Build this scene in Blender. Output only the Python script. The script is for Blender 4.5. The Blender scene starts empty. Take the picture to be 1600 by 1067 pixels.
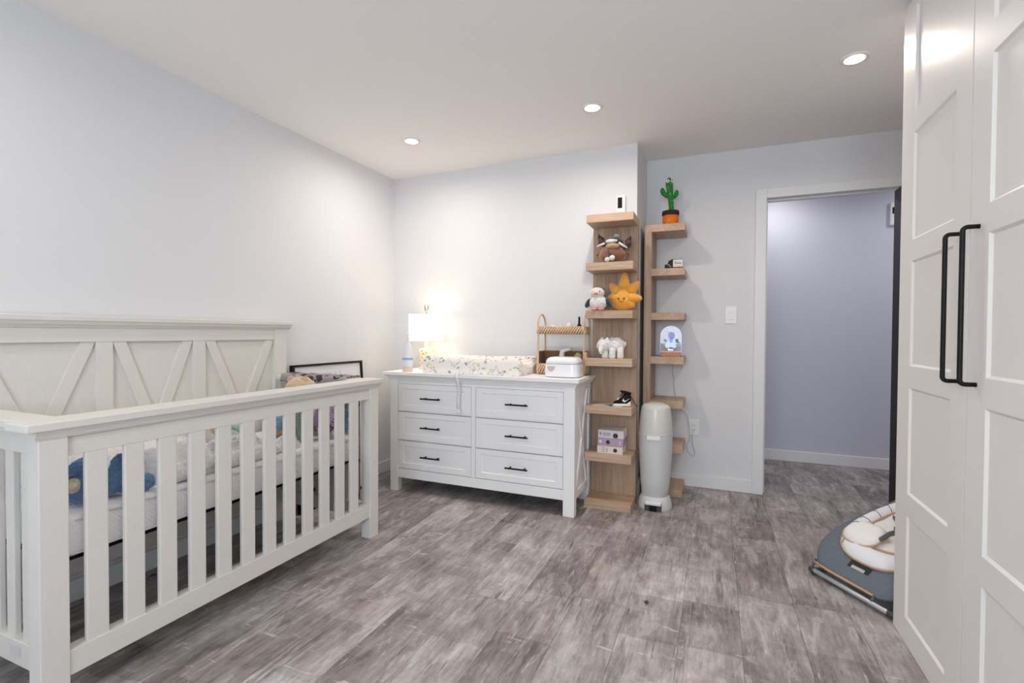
import bpy, bmesh, math, random
from mathutils import Vector, Matrix, noise
random.seed(7)
SC = bpy.context.scene
COL = SC.collection
PI = math.pi

def S(r, g, b):
    f = lambda c: c / 12.92 if c <= 0.04045 else ((c + 0.055) / 1.055) ** 2.4
    return (f(r / 255), f(g / 255), f(b / 255), 1.0)

# ------------------------------------------------------------------ camera
F_PX = 764.2
YAW, PITCH, ROLL = math.radians(22.634), math.radians(-1.003), math.radians(0.328)
fw = Vector((-math.sin(YAW) * math.cos(PITCH), math.cos(YAW) * math.cos(PITCH), math.sin(PITCH)))
rt = Vector((math.cos(YAW), math.sin(YAW), 0))
up = rt.cross(fw)
r2 = rt * math.cos(ROLL) + up * math.sin(ROLL)
u2 = -rt * math.sin(ROLL) + up * math.cos(ROLL)
cam_d = bpy.data.cameras.new('camera')
cam_d.sensor_width = 36.0
cam_d.lens = F_PX * 36.0 / 1600.0
cam_d.clip_start = 0.02
cam = bpy.data.objects.new('camera', cam_d)
COL.objects.link(cam)
cam.matrix_world = Matrix(((r2.x, u2.x, -fw.x, 0), (r2.y, u2.y, -fw.y, 0), (r2.z, u2.z, -fw.z, 1.136), (0, 0, 0, 1)))
SC.camera = cam

# ------------------------------------------------------------------ world, light, exposure
world = bpy.data.worlds.new('sky'); SC.world = world
world.use_nodes = True
bg = world.node_tree.nodes['Background']
bg.inputs[0].default_value = (0.78, 0.88, 1.0, 1)
bg.inputs[1].default_value = 0.5
SC.view_settings.view_transform = 'Standard'
SC.view_settings.look = 'None'
SC.view_settings.exposure = 0.05
SC.view_settings.gamma = 1.0
SC.view_settings.use_curve_mapping = False
try:
    SC.cycles.use_denoising = True
    SC.cycles.max_bounces = 10
    SC.cycles.diffuse_bounces = 6
    SC.cycles.sample_clamp_indirect = 6
except Exception:
    pass

def area_light(name, loc, rot, size, power, color, size_y=None, spread=PI, shape=None):
    l = bpy.data.lights.new(name, 'AREA')
    l.energy = power; l.color = color; l.size = size; l.spread = spread
    if size_y:
        l.shape = 'RECTANGLE'; l.size_y = size_y
    if shape: l.shape = shape
    o = bpy.data.objects.new(name, l); COL.objects.link(o)
    o.location = loc; o.rotation_euler = rot
    return o
# daylight that comes through the window in the wall behind the camera
area_light('window_daylight', (-0.2, -2.02, 1.5), (math.radians(90), 0, 0), 1.65, 88, (0.79, 0.90, 1.0), 1.25)

# ------------------------------------------------------------------ materials
MATS = {}
def nd(nt, kind, **kw):
    n = nt.nodes.new(kind)
    for k, v in kw.items(): setattr(n, k, v)
    return n
def mat(name, col, rough=0.5, bump=None, var=None, stretch=None, metal=0.0, spec=0.5, sheen=0.0, trans=0.0,
        emit=None, alpha=1.0, coat=0.0, sss=0.0):
    if name in MATS: return MATS[name]
    m = bpy.data.materials.new(name); m.use_nodes = True
    nt = m.node_tree; p = nt.nodes['Principled BSDF']
    p.inputs['Base Color'].default_value = col
    p.inputs['Roughness'].default_value = rough
    p.inputs['Metallic'].default_value = metal
    p.inputs['Specular IOR Level'].default_value = spec
    p.inputs['Sheen Weight'].default_value = sheen
    p.inputs['Transmission Weight'].default_value = trans
    p.inputs['Alpha'].default_value = alpha
    p.inputs['Coat Weight'].default_value = coat
    if emit:
        p.inputs['Emission Color'].default_value = emit[0]
        p.inputs['Emission Strength'].default_value = emit[1]
    if bump or var:
        tc = nd(nt, 'ShaderNodeTexCoord'); mp = nd(nt, 'ShaderNodeMapping')
        if stretch: mp.inputs['Scale'].default_value = stretch
        nt.links.new(tc.outputs['Object'], mp.inputs['Vector'])
        if var:
            t = nd(nt, 'ShaderNodeTexNoise'); t.inputs['Scale'].default_value = var[0]; t.inputs['Detail'].default_value = 4
            nt.links.new(mp.outputs[0], t.inputs['Vector'])
            mx = nd(nt, 'ShaderNodeMix', data_type='RGBA')
            a = var[1]
            if len(var) > 2:
                mx.inputs[6].default_value = col; mx.inputs[7].default_value = var[2]
                rp = nd(nt, 'ShaderNodeMapRange'); rp.inputs[1].default_value = 0.5 - a; rp.inputs[2].default_value = 0.5 + a
                nt.links.new(t.outputs['Fac'], rp.inputs[0]); nt.links.new(rp.outputs[0], mx.inputs[0])
            else:
                mx.inputs[6].default_value = tuple(c * (1 - a) for c in col[:3]) + (1,)
                mx.inputs[7].default_value = tuple(min(1, c * (1 + a)) for c in col[:3]) + (1,)
                nt.links.new(t.outputs['Fac'], mx.inputs[0])
            nt.links.new(mx.outputs[2], p.inputs['Base Color'])
        if bump:
            t2 = nd(nt, 'ShaderNodeTexNoise'); t2.inputs['Scale'].default_value = bump[0]; t2.inputs['Detail'].default_value = 3
            nt.links.new(mp.outputs[0], t2.inputs['Vector'])
            b = nd(nt, 'ShaderNodeBump'); b.inputs['Strength'].default_value = bump[1]
            b.inputs['Distance'].default_value = bump[2] if len(bump) > 2 else 0.002
            nt.links.new(t2.outputs['Fac'], b.inputs['Height'])
            nt.links.new(b.outputs[0], p.inputs['Normal'])
    MATS[name] = m
    return m

def ramp(nt, stops, interp='LINEAR'):
    r = nd(nt, 'ShaderNodeValToRGB'); r.color_ramp.interpolation = interp
    e = r.color_ramp.elements
    while len(e) < len(stops): e.new(0.5)
    for i, (pos, c) in enumerate(stops):
        e[i].position = pos; e[i].color = c
    return r

def floor_mat():
    m = bpy.data.materials.new('vinyl_plank'); m.use_nodes = True
    nt = m.node_tree; p = nt.nodes['Principled BSDF']; L = nt.links.new
    tc = nd(nt, 'ShaderNodeTexCoord'); oi = nd(nt, 'ShaderNodeObjectInfo')
    off = nd(nt, 'ShaderNodeVectorMath', operation='MULTIPLY_ADD')
    cx = nd(nt, 'ShaderNodeCombineXYZ')
    for i in range(3): L(oi.outputs['Random'], cx.inputs[i])
    L(cx.outputs[0], off.inputs[0]); off.inputs[1].default_value = (37, 53, 11); L(tc.outputs['Object'], off.inputs[2])
    def noi(scale, sx, sy, det=5, rough=0.6, dist=0.0):
        mp = nd(nt, 'ShaderNodeMapping'); mp.inputs['Scale'].default_value = (sx, sy, 1)
        L(off.outputs[0], mp.inputs['Vector'])
        t = nd(nt, 'ShaderNodeTexNoise'); t.inputs['Scale'].default_value = scale; t.inputs['Detail'].default_value = det
        t.inputs['Roughness'].default_value = rough; t.inputs['Distortion'].default_value = dist
        L(mp.outputs[0], t.inputs['Vector']); return t
    big = noi(3.2, 1.3, 0.8, 4, 0.55, 0.4)
    fine = noi(9, 5.0, 0.55, 6, 0.7)
    cross = noi(10, 0.7, 6.0, 5, 0.7, 0.3)
    cloud = noi(13, 1.5, 0.6, 7, 0.68, 0.8)
    # base value
    a = nd(nt, 'ShaderNodeMath', operation='MULTIPLY_ADD'); L(big.outputs['Fac'], a.inputs[0]); a.inputs[1].default_value = 0.62; a.inputs[2].default_value = 0.0
    b = nd(nt, 'ShaderNodeMath', operation='MULTIPLY_ADD'); L(fine.outputs['Fac'], b.inputs[0]); b.inputs[1].default_value = 0.50; L(a.outputs[0], b.inputs[2])
    c = nd(nt, 'ShaderNodeMath', operation='MULTIPLY_ADD'); L(cloud.outputs['Fac'], c.inputs[0]); c.inputs[1].default_value = 0.48; L(b.outputs[0], c.inputs[2])
    d = nd(nt, 'ShaderNodeMath', operation='MULTIPLY_ADD'); L(cross.outputs['Fac'], d.inputs[0]); d.inputs[1].default_value = 0.09; L(c.outputs[0], d.inputs[2])
    e = nd(nt, 'ShaderNodeMath', operation='MULTIPLY_ADD'); L(oi.outputs['Random'], e.inputs[0]); e.inputs[1].default_value = 0.10; L(d.outputs[0], e.inputs[2])
    # printed short boards inside each plank: blocks about 0.3 m long with their own tone and crisp ends
    bw = noi(7, 1.0, 1.0, 2); bs = nd(nt, 'ShaderNodeSeparateXYZ'); L(off.outputs[0], bs.inputs[0])
    b1 = nd(nt, 'ShaderNodeMath', operation='MULTIPLY_ADD'); L(bw.outputs['Fac'], b1.inputs[0]); b1.inputs[1].default_value = 0.06; L(bs.outputs[1], b1.inputs[2])
    b2 = nd(nt, 'ShaderNodeMath', operation='MULTIPLY'); L(b1.outputs[0], b2.inputs[0]); b2.inputs[1].default_value = 3.1
    b3 = nd(nt, 'ShaderNodeMath', operation='FLOOR'); L(b2.outputs[0], b3.inputs[0])
    b4 = nd(nt, 'ShaderNodeTexWhiteNoise', noise_dimensions='1D'); L(b3.outputs[0], b4.inputs['W'])
    b5 = nd(nt, 'ShaderNodeMath', operation='MULTIPLY_ADD'); L(b4.outputs[0], b5.inputs[0]); b5.inputs[1].default_value = 0.15; L(e.outputs[0], b5.inputs[2])
    f = nd(nt, 'ShaderNodeMapRange'); f.inputs[1].default_value = 0.70; f.inputs[2].default_value = 1.28; L(b5.outputs[0], f.inputs[0])
    r = ramp(nt, [(0.0, S(92, 85, 84)), (0.25, S(130, 122, 120)), (0.5, S(160, 153, 151)), (0.72, S(186, 181, 180)), (1.0, S(226, 224, 224))])
    L(f.outputs[0], r.inputs[0])
    # brown tint patches
    tint = noi(2.2, 1.6, 0.9, 3)
    tr = nd(nt, 'ShaderNodeMapRange'); tr.inputs[1].default_value = 0.5; tr.inputs[2].default_value = 0.72; tr.inputs[4].default_value = 0.32
    L(tint.outputs['Fac'], tr.inputs[0])
    mt = nd(nt, 'ShaderNodeMix', data_type='RGBA', blend_type='MULTIPLY'); L(tr.outputs[0], mt.inputs[0]); L(r.outputs[0], mt.inputs[6]); mt.inputs[7].default_value = (0.86, 0.70, 0.64, 1)
    # pale scrapes
    sc1 = noi(16, 4.0, 0.45, 3, 0.5, 0.6); s1 = nd(nt, 'ShaderNodeMapRange'); s1.inputs[1].default_value = 0.66; s1.inputs[2].default_value = 0.74; s1.inputs[4].default_value = 0.55
    L(sc1.outputs['Fac'], s1.inputs[0])
    ms = nd(nt, 'ShaderNodeMix', data_type='RGBA'); L(s1.outputs[0], ms.inputs[0]); L(mt.outputs[2], ms.inputs[6]); ms.inputs[7].default_value = S(216, 213, 212)
    sc2 = noi(13, 0.6, 4.2, 3, 0.5, 0.8); s2 = nd(nt, 'ShaderNodeMapRange'); s2.inputs[1].default_value = 0.67; s2.inputs[2].default_value = 0.73; s2.inputs[4].default_value = 0.6
    L(sc2.outputs['Fac'], s2.inputs[0])
    ms2 = nd(nt, 'ShaderNodeMix', data_type='RGBA'); L(s2.outputs[0], ms2.inputs[0]); L(ms.outputs[2], ms2.inputs[6]); ms2.inputs[7].default_value = S(222, 220, 220)
    # dark cracks along the grain and small knots
    dk = noi(12, 5.5, 0.4, 4, 0.6, 0.5); d1 = nd(nt, 'ShaderNodeMapRange'); d1.inputs[1].default_value = 0.36; d1.inputs[2].default_value = 0.27; d1.inputs[4].default_value = 0.75
    L(dk.outputs['Fac'], d1.inputs[0])
    # pale worn patches with crisp edges, and bands of dark open grain
    wp = noi(5.0, 2.2, 0.7, 8, 0.66, 0.6); w1 = nd(nt, 'ShaderNodeMapRange'); w1.inputs[1].default_value = 0.56; w1.inputs[2].default_value = 0.60; w1.inputs[4].default_value = 0.30
    L(wp.outputs['Fac'], w1.inputs[0])
    mw = nd(nt, 'ShaderNodeMix', data_type='RGBA'); L(w1.outputs[0], mw.inputs[0]); L(ms2.outputs[2], mw.inputs[6]); mw.inputs[7].default_value = S(214, 212, 213)
    bd = noi(2.6, 3.2, 0.45, 3); bd1 = nd(nt, 'ShaderNodeMapRange'); bd1.inputs[1].default_value = 0.54; bd1.inputs[2].default_value = 0.66; L(bd.outputs['Fac'], bd1.inputs[0])
    gs = noi(20, 5.0, 0.35, 5, 0.7, 0.2); gs1 = nd(nt, 'ShaderNodeMapRange'); gs1.inputs[1].default_value = 0.44; gs1.inputs[2].default_value = 0.62; gs1.inputs[4].default_value = 0.80; L(gs.outputs['Fac'], gs1.inputs[0])
    gm = nd(nt, 'ShaderNodeMath', operation='MULTIPLY'); L(bd1.outputs[0], gm.inputs[0]); L(gs1.outputs[0], gm.inputs[1])
    mg = nd(nt, 'ShaderNodeMix', data_type='RGBA'); L(gm.outputs[0], mg.inputs[0]); L(mw.outputs[2], mg.inputs[6]); mg.inputs[7].default_value = S(84, 78, 77)
    ms2 = mg
    md = nd(nt, 'ShaderNodeMix', data_type='RGBA'); L(d1.outputs[0], md.inputs[0]); L(ms2.outputs[2], md.inputs[6]); md.inputs[7].default_value = S(58, 50, 48)
    mpv = nd(nt, 'ShaderNodeMapping'); mpv.inputs['Scale'].default_value = (3.4, 2.3, 0.0); L(off.outputs[0], mpv.inputs['Vector'])
    wv = nd(nt, 'ShaderNodeTexNoise'); wv.inputs['Scale'].default_value = 40; L(off.outputs[0], wv.inputs['Vector'])
    wa = nd(nt, 'ShaderNodeVectorMath', operation='MULTIPLY_ADD'); L(wv.outputs['Color'], wa.inputs[0]); wa.inputs[1].default_value = (0.10, 0.10, 0); L(mpv.outputs[0], wa.inputs[2])
    vo = nd(nt, 'ShaderNodeTexVoronoi'); vo.inputs['Scale'].default_value = 1.0; L(wa.outputs[0], vo.inputs['Vector'])
    kr = nd(nt, 'ShaderNodeMapRange'); kr.inputs[1].default_value = 0.055; kr.inputs[2].default_value = 0.03; L(vo.outputs['Distance'], kr.inputs[0])
    mk = nd(nt, 'ShaderNodeMix', data_type='RGBA'); L(kr.outputs[0], mk.inputs[0]); L(md.outputs[2], mk.inputs[6]); mk.inputs[7].default_value = S(48, 40, 36)
    L(mk.outputs[2], p.inputs['Base Color'])
    p.inputs['Roughness'].default_value = 0.5
    p.inputs['Specular IOR Level'].default_value = 0.4
    bu = nd(nt, 'ShaderNodeBump'); bu.inputs['Strength'].default_value = 0.12; bu.inputs['Distance'].default_value = 0.002
    L(fine.outputs['Fac'], bu.inputs['Height']); L(bu.outputs[0], p.inputs['Normal'])
    return m

def wood_mat(name, axis, base, dark):
    m = bpy.data.materials.new(name); m.use_nodes = True
    nt = m.node_tree; p = nt.nodes['Principled BSDF']; L = nt.links.new
    tc = nd(nt, 'ShaderNodeTexCoord'); mp = nd(nt, 'ShaderNodeMapping')
    sc = [60, 60, 60]; sc[axis] = 3
    mp.inputs['Scale'].default_value = sc
    L(tc.outputs['Object'], mp.inputs['Vector'])
    t = nd(nt, 'ShaderNodeTexNoise'); t.inputs['Scale'].default_value = 1.6; t.inputs['Detail'].default_value = 5; L(mp.outputs[0], t.inputs['Vector'])
    mp2 = nd(nt, 'ShaderNodeMapping'); s2 = [9, 9, 9]; s2[axis] = 0.6; mp2.inputs['Scale'].default_value = s2; L(tc.outputs['Object'], mp2.inputs['Vector'])
    t2 = nd(nt, 'ShaderNodeTexNoise'); t2.inputs['Scale'].default_value = 1.2; t2.inputs['Detail'].default_value = 2; L(mp2.outputs[0], t2.inputs['Vector'])
    ad = nd(nt, 'ShaderNodeMath', operation='ADD'); L(t.outputs['Fac'], ad.inputs[0]); L(t2.outputs['Fac'], ad.inputs[1])
    r = ramp(nt, [(0.36, dark), (0.62, base)])
    mr = nd(nt, 'ShaderNodeMath', operation='MULTIPLY'); mr.inputs[1].default_value = 0.5; L(ad.outputs[0], mr.inputs[0]); L(mr.outputs[0], r.inputs[0])
    L(r.outputs[0], p.inputs['Base Color']); p.inputs['Roughness'].default_value = 0.5
    MATS[name] = m
    return m

def spots_mat(name, ground, colors, scale, cover, rough=0.9, line=None):
    """fabric print: scattered small motifs in several inks on a ground colour"""
    m = bpy.data.materials.new(name); m.use_nodes = True
    nt = m.node_tree; p = nt.nodes['Principled BSDF']; L = nt.links.new
    tc = nd(nt, 'ShaderNodeTexCoord')
    n = nd(nt, 'ShaderNodeTexNoise'); n.inputs['Scale'].default_value = scale * 1.6; L(tc.outputs['Object'], n.inputs['Vector'])
    va = nd(nt, 'ShaderNodeVectorMath', operation='MULTIPLY_ADD'); L(n.outputs['Color'], va.inputs[0]); va.inputs[1].default_value = (0.5 / scale * 1.6,) * 3; L(tc.outputs['Object'], va.inputs[2])
    v = nd(nt, 'ShaderNodeTexVoronoi'); v.inputs['Scale'].default_value = scale; L(va.outputs[0], v.inputs['Vector'])
    sp = nd(nt, 'ShaderNodeSeparateColor'); L(v.outputs['Color'], sp.inputs[0])
    k = len(colors)
    r = ramp(nt, [(i / k, c) for i, c in enumerate(colors)], 'CONSTANT'); L(sp.outputs[0], r.inputs[0])
    ms = nd(nt, 'ShaderNodeMath', operation='LESS_THAN'); L(v.outputs['Distance'], ms.inputs[0]); ms.inputs[1].default_value = cover
    mx = nd(nt, 'ShaderNodeMix', data_type='RGBA'); L(ms.outputs[0], mx.inputs[0]); mx.inputs[6].default_value = ground; L(r.outputs[0], mx.inputs[7])
    out = mx
    if line:
        n2 = nd(nt, 'ShaderNodeTexNoise'); n2.inputs['Scale'].default_value = scale * 0.55; n2.inputs['Detail'].default_value = 1; L(tc.outputs['Object'], n2.inputs['Vector'])
        c1 = nd(nt, 'ShaderNodeMath', operation='COMPARE'); c1.inputs[1].default_value = 0.58; c1.inputs[2].default_value = 0.012; L(n2.outputs['Fac'], c1.inputs[0])
        m2 = nd(nt, 'ShaderNodeMix', data_type='RGBA'); L(c1.outputs[0], m2.inputs[0]); L(mx.outputs[2], m2.inputs[6]); m2.inputs[7].default_value = line
        out = m2
    L(out.outputs[2], p.inputs['Base Color']); p.inputs['Roughness'].default_value = rough
    MATS[name] = m
    return m

M_WALL = mat('wall_paint', S(225, 226, 228), 0.85, bump=(220, 0.05, 0.001))
M_CEIL = mat('ceiling_paint', S(249, 246, 244), 0.9)
M_HALL = mat('hall_paint', S(206, 209, 222), 0.85)
M_TRIM = mat('trim_paint', S(232, 233, 234), 0.45)
M_FLOOR = floor_mat()
M_SUB = mat('floor_underlay', S(60, 54, 52), 0.9)
M_CRIB = mat('brushed_white_wood', S(221, 218, 212), 0.55, bump=(30, 0.25, 0.001), var=(30, 0.07), stretch=(14, 14, 0.7))
M_CRIBH = mat('brushed_white_wood_level', S(221, 218, 212), 0.55, bump=(30, 0.25, 0.001), var=(30, 0.07), stretch=(14, 0.7, 14))
M_DRES = mat('dresser_white_wood', S(246, 246, 246), 0.5, bump=(30, 0.08, 0.001), var=(24, 0.02), stretch=(1, 10, 12))
M_WARD = mat('wardrobe_lacquer', S(236, 234, 232), 0.42, spec=0.35)
M_BLACK = mat('black_metal', S(10, 10, 11), 0.5, spec=0.3)
M_BDOOR = mat('black_door_paint', S(20, 18, 23), 0.5, spec=0.3)
M_OAKH = wood_mat('oak_shelf', 0, S(206, 178, 152), S(172, 142, 116))
M_OAKV = wood_mat('oak_panel', 2, S(186, 158, 134), S(148, 121, 100))
M_WHITEP = mat('white_plastic', S(236, 236, 236), 0.35)
M_GREYP = mat('grey_plastic', S(210, 211, 210), 0.38)
M_DKGREY = mat('dark_grey_plastic', S(62, 64, 66), 0.5)
M_CHROME = mat('metal_grey_tube', S(202, 205, 208), 0.3, metal=0.6)
M_BLK = mat('black_soft', S(12, 12, 14), 0.7, spec=0.3)

# ------------------------------------------------------------------ mesh helpers
def merge(bm, t, M=None):
    if M is not None: bmesh.ops.transform(t, matrix=M, verts=t.verts[:])
    me = bpy.data.meshes.new('tmp'); t.to_mesh(me); t.free()
    bm.from_mesh(me); bpy.data.meshes.remove(me)
def bx(bm, x0, x1, y0, y1, z0, z1, bev=0.0, seg=2, M=None):
    t = bmesh.new()
    v = [t.verts.new(c) for c in ((x0, y0, z0), (x1, y0, z0), (x1, y1, z0), (x0, y1, z0), (x0, y0, z1), (x1, y0, z1), (x1, y1, z1), (x0, y1, z1))]
    for f in ((3, 2, 1, 0), (4, 5, 6, 7), (0, 1, 5, 4), (1, 2, 6, 5), (2, 3, 7, 6), (3, 0, 4, 7)):
        t.faces.new([v[i] for i in f])
    if bev > 0: bmesh.ops.bevel(t, geom=t.edges[:], offset=bev, segments=seg, profile=0.5, affect='EDGES')
    merge(bm, t, M)
def prism(bm, pts, axis, d0, d1, bev=0.0, M=None):
    """polygon of (a,b) extruded along an axis: 0 -> (y,z), 1 -> (x,z), 2 -> (x,y)"""
    t = bmesh.new()
    mk = {0: lambda a, b, d: (d, a, b), 1: lambda a, b, d: (a, d, b), 2: lambda a, b, d: (a, b, d)}[axis]
    A = [t.verts.new(mk(a, b, d0)) for a, b in pts]; B = [t.verts.new(mk(a, b, d1)) for a, b in pts]
    n = len(pts)
    t.faces.new(A); t.faces.new(B[::-1])
    for i in range(n): t.faces.new((A[i], B[i], B[(i + 1) % n], A[(i + 1) % n]))
    bmesh.ops.recalc_face_normals(t, faces=t.faces[:])
    if bev > 0: bmesh.ops.bevel(t, geom=t.edges[:], offset=bev, segments=2, profile=0.5, affect='EDGES')
    merge(bm, t, M)
def tube(bm, pts, r, n=10, closed=False, flat=None):
    P = [Vector(p) for p in pts]; N = len(P)
    R = r if isinstance(r, (list, tuple)) else [r] * N
    rings = []; nrm = None
    for i, p in enumerate(P):
        if closed: d = P[(i + 1) % N] - P[i - 1]
        else: d = P[min(i + 1, N - 1)] - P[max(i - 1, 0)]
        d.normalize()
        if nrm is None:
            a = Vector((0, 0, 1)) if abs(d.z) < 0.9 else Vector((1, 0, 0))
            nrm = (a - d * a.dot(d)).normalized()
        else:
            nrm = (nrm - d * nrm.dot(d)).normalized()
        b = d.cross(nrm)
        fl = flat or 1.0
        rings.append([bm.verts.new(p + nrm * math.cos(2 * PI * k / n) * R[i] + b * math.sin(2 * PI * k / n) * R[i] * fl) for k in range(n)])
    rng = range(N) if closed else range(N - 1)
    for i in rng:
        A, B = rings[i], rings[(i + 1) % N]
        for k in range(n): bm.faces.new((A[k], A[(k + 1) % n], B[(k + 1) % n], B[k]))
    if not closed:
        bm.faces.new(rings[0][::-1]); bm.faces.new(rings[-1])
def lathe(bm, prof, n=32, loc=(0, 0, 0), sx=1.0, sy=1.0):
    L = Vector(loc); rings = []
    for r, z in prof:
        if r < 1e-5: rings.append([bm.verts.new(L + Vector((0, 0, z)))])
        else: rings.append([bm.verts.new(L + Vector((r * sx * math.cos(2 * PI * k / n), r * sy * math.sin(2 * PI * k / n), z))) for k in range(n)])
    for A, B in zip(rings, rings[1:]):
        for k in range(n):
            q = [A[k % len(A)], A[(k + 1) % len(A)], B[(k + 1) % len(B)], B[k % len(B)]]
            u = []
            for v in q:
                if v not in u: u.append(v)
            if len(u) > 2: bm.faces.new(u)
    for ring, fl in ((rings[0], True), (rings[-1], False)):
        if len(ring) > 2: bm.faces.new(ring[::-1] if fl else ring)
def blob(bm, c, r, rot=(0, 0, 0), nu=None, nv=None, fuzz=0.0, fs=40, power=1.0, taper=0.0):
    if nu is None: nu, nv = (56, 40) if fuzz else (24, 16)
    t = bmesh.new()
    bmesh.ops.create_uvsphere(t, u_segments=nu, v_segments=nv, radius=1.0)
    E = Matrix.Rotation(rot[2], 3, 'Z') @ Matrix.Rotation(rot[1], 3, 'Y') @ Matrix.Rotation(rot[0], 3, 'X')
    sg = lambda a: math.copysign(abs(a) ** power, a)
    for v in t.verts:
        k = 1.0 + taper * v.co.z
        q = Vector((sg(v.co.x) * r[0] * k, sg(v.co.y) * r[1] * k, sg(v.co.z) * r[2]))
        n0 = v.co.normalized()
        w = E @ q + Vector(c)
        if fuzz: w += (E @ n0) * (noise.noise(w * fs) * 0.7 + noise.noise(w * fs * 3.1) * 0.6) * fuzz
        v.co = w
    merge(bm, t)
def frame_grid(us, vs, hole, depth, bev, thick, mapf):
    """board with recessed bevelled openings; hole(i,j) says which cells open. Returns bmesh"""
    bm = bmesh.new()
    V = {}
    def vv(u, v, w):
        k = (round(u, 6), round(v, 6), round(w, 6))
        if k not in V: V[k] = bm.verts.new(mapf(u, v, w))
        return V[k]
    for i in range(len(us) - 1):
        for j in range(len(vs) - 1):
            a, b, c, d = us[i], us[i + 1], vs[j], vs[j + 1]
            if not hole(i, j): bm.faces.new((vv(a, c, 0), vv(b, c, 0), vv(b, d, 0), vv(a, d, 0)))
            else:
                o = [(a, c), (b, c), (b, d), (a, d)]; q = [(a + bev, c + bev), (b - bev, c + bev), (b - bev, d - bev), (a + bev, d - bev)]
                for k in range(4):
                    k2 = (k + 1) % 4
                    bm.faces.new((vv(*o[k], 0), vv(*o[k2], 0), vv(*q[k2], -depth), vv(*q[k], -depth)))
    for i in range(len(us) - 1):
        for v in (vs[0], vs[-1]): bm.faces.new((vv(us[i], v, 0), vv(us[i + 1], v, 0), vv(us[i + 1], v, -thick), vv(us[i], v, -thick)))
    for j in range(len(vs) - 1):
        for u in (us[0], us[-1]): bm.faces.new((vv(u, vs[j], 0), vv(u, vs[j + 1], 0), vv(u, vs[j + 1], -thick), vv(u, vs[j], -thick)))
    bmesh.ops.recalc_face_normals(bm, faces=bm.faces[:])
    return bm

ROOTS = {}
def origin_of(o):
    while o.parent is not None: o = o.parent
    return Vector(ROOTS.get(o.name, (0, 0, 0)))
def build(name, bm, m, parent=None, smooth=False, world=True, label=None, recalc=True):
    if recalc: bmesh.ops.recalc_face_normals(bm, faces=bm.faces[:])
    if parent is not None and world:
        o0 = origin_of(parent)
        if o0.length > 0: bmesh.ops.translate(bm, vec=-o0, verts=bm.verts[:])
    me = bpy.data.meshes.new(name); bm.to_mesh(me); bm.free()
    if smooth:
        for p in me.polygons: p.use_smooth = True
        if smooth == 'auto':
            me.set_sharp_from_angle(angle=math.radians(35))
    me.materials.append(m)
    o = bpy.data.objects.new(name, me); COL.objects.link(o)
    if parent is not None: o.parent = parent
    if label: o['label'] = label
    return o
def build_each(name, bm, m, parent, smooth=True, world=True):
    """one object for each connected piece"""
    seen = set(); out = []
    for v0 in bm.verts[:]:
        if v0 in seen: continue
        st = [v0]; comp = []; seen.add(v0)
        while st:
            v = st.pop(); comp.append(v)
            for e in v.link_edges:
                w = e.other_vert(v)
                if w not in seen: seen.add(w); st.append(w)
        cs = set(comp); nb = bmesh.new(); mp = {v: nb.verts.new(v.co) for v in comp}
        for f in {f for v in comp for f in v.link_faces}: nb.faces.new([mp[v] for v in f.verts])
        out.append(build(name, nb, m, parent, smooth, world))
    bm.free()
    return out
def tag(o, label, cat, group=None):
    o['label'] = label; o['category'] = cat
    if group: o['group'] = group
    return o
def thing(name, label, cat, loc=(0, 0, 0), rz=0.0, group=None, local=False):
    o = bpy.data.objects.new(name, None); COL.objects.link(o)
    o.empty_display_size = 0.05
    o.location = loc; o.rotation_euler = (0, 0, rz)
    ROOTS[o.name] = (0, 0, 0) if local else tuple(loc)
    return tag(o, label, cat, group)
def struct(name, bm, m, label, parent=None, smooth=False):
    o = build(name, bm, m, parent, smooth)
    if parent is None: o['kind'] = 'structure'; o['label'] = label
    return o
def B(*a, **k):
    bm = bmesh.new(); bx(bm, *a, **k); return bm

# ------------------------------------------------------------------ room shell
XL, XR, YB, YR, YH, YREAR = -2.48, 1.27, 3.39, 3.875, 5.0, -1.7
CZ = 2.40
def ceil_z(x, y):
    a = min(max((x - XL) / 2.0, 0), 1); t = max((y - 2.0) / 1.885, 0)
    return CZ + a * 0.056 * t ** 3
floor = struct('floor', B(XL - 0.1, 2.4, YREAR - 0.1, YH + 0.1, -0.06, -0.0045), M_SUB, 'grey weathered wood-look vinyl plank floor')
PW, PL, GAP = 0.215, 1.22, 0.0005
pl_cache = {}
col_i = 0
x = XL
while x < 2.3:
    x1 = min(x + PW, 2.4)
    y = YREAR - ((col_i * 0.437) % 1.0) * PL
    while y < YH:
        ya, yb = max(y, YREAR - 0.02), min(y + PL, YH)
        if yb - ya > 0.02 and not (x > XR + 0.1 and yb < YR):
            key = (round(x1 - x, 3), round(yb - ya, 3))
            if key not in pl_cache:
                w, l = x1 - x - 2 * GAP, yb - ya - 2 * GAP
                b = bmesh.new(); bx(b, -w / 2, w / 2, -l / 2, l / 2, -0.004, 0)
                o = build('plank', b, M_FLOOR, floor); pl_cache[key] = o.data
            else:
                o = bpy.data.objects.new('plank', pl_cache[key]); COL.objects.link(o); o.parent = floor
            o.location = ((x + x1) / 2, (ya + yb) / 2, 0)
        y += PL
    x = x1; col_i += 1

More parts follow.
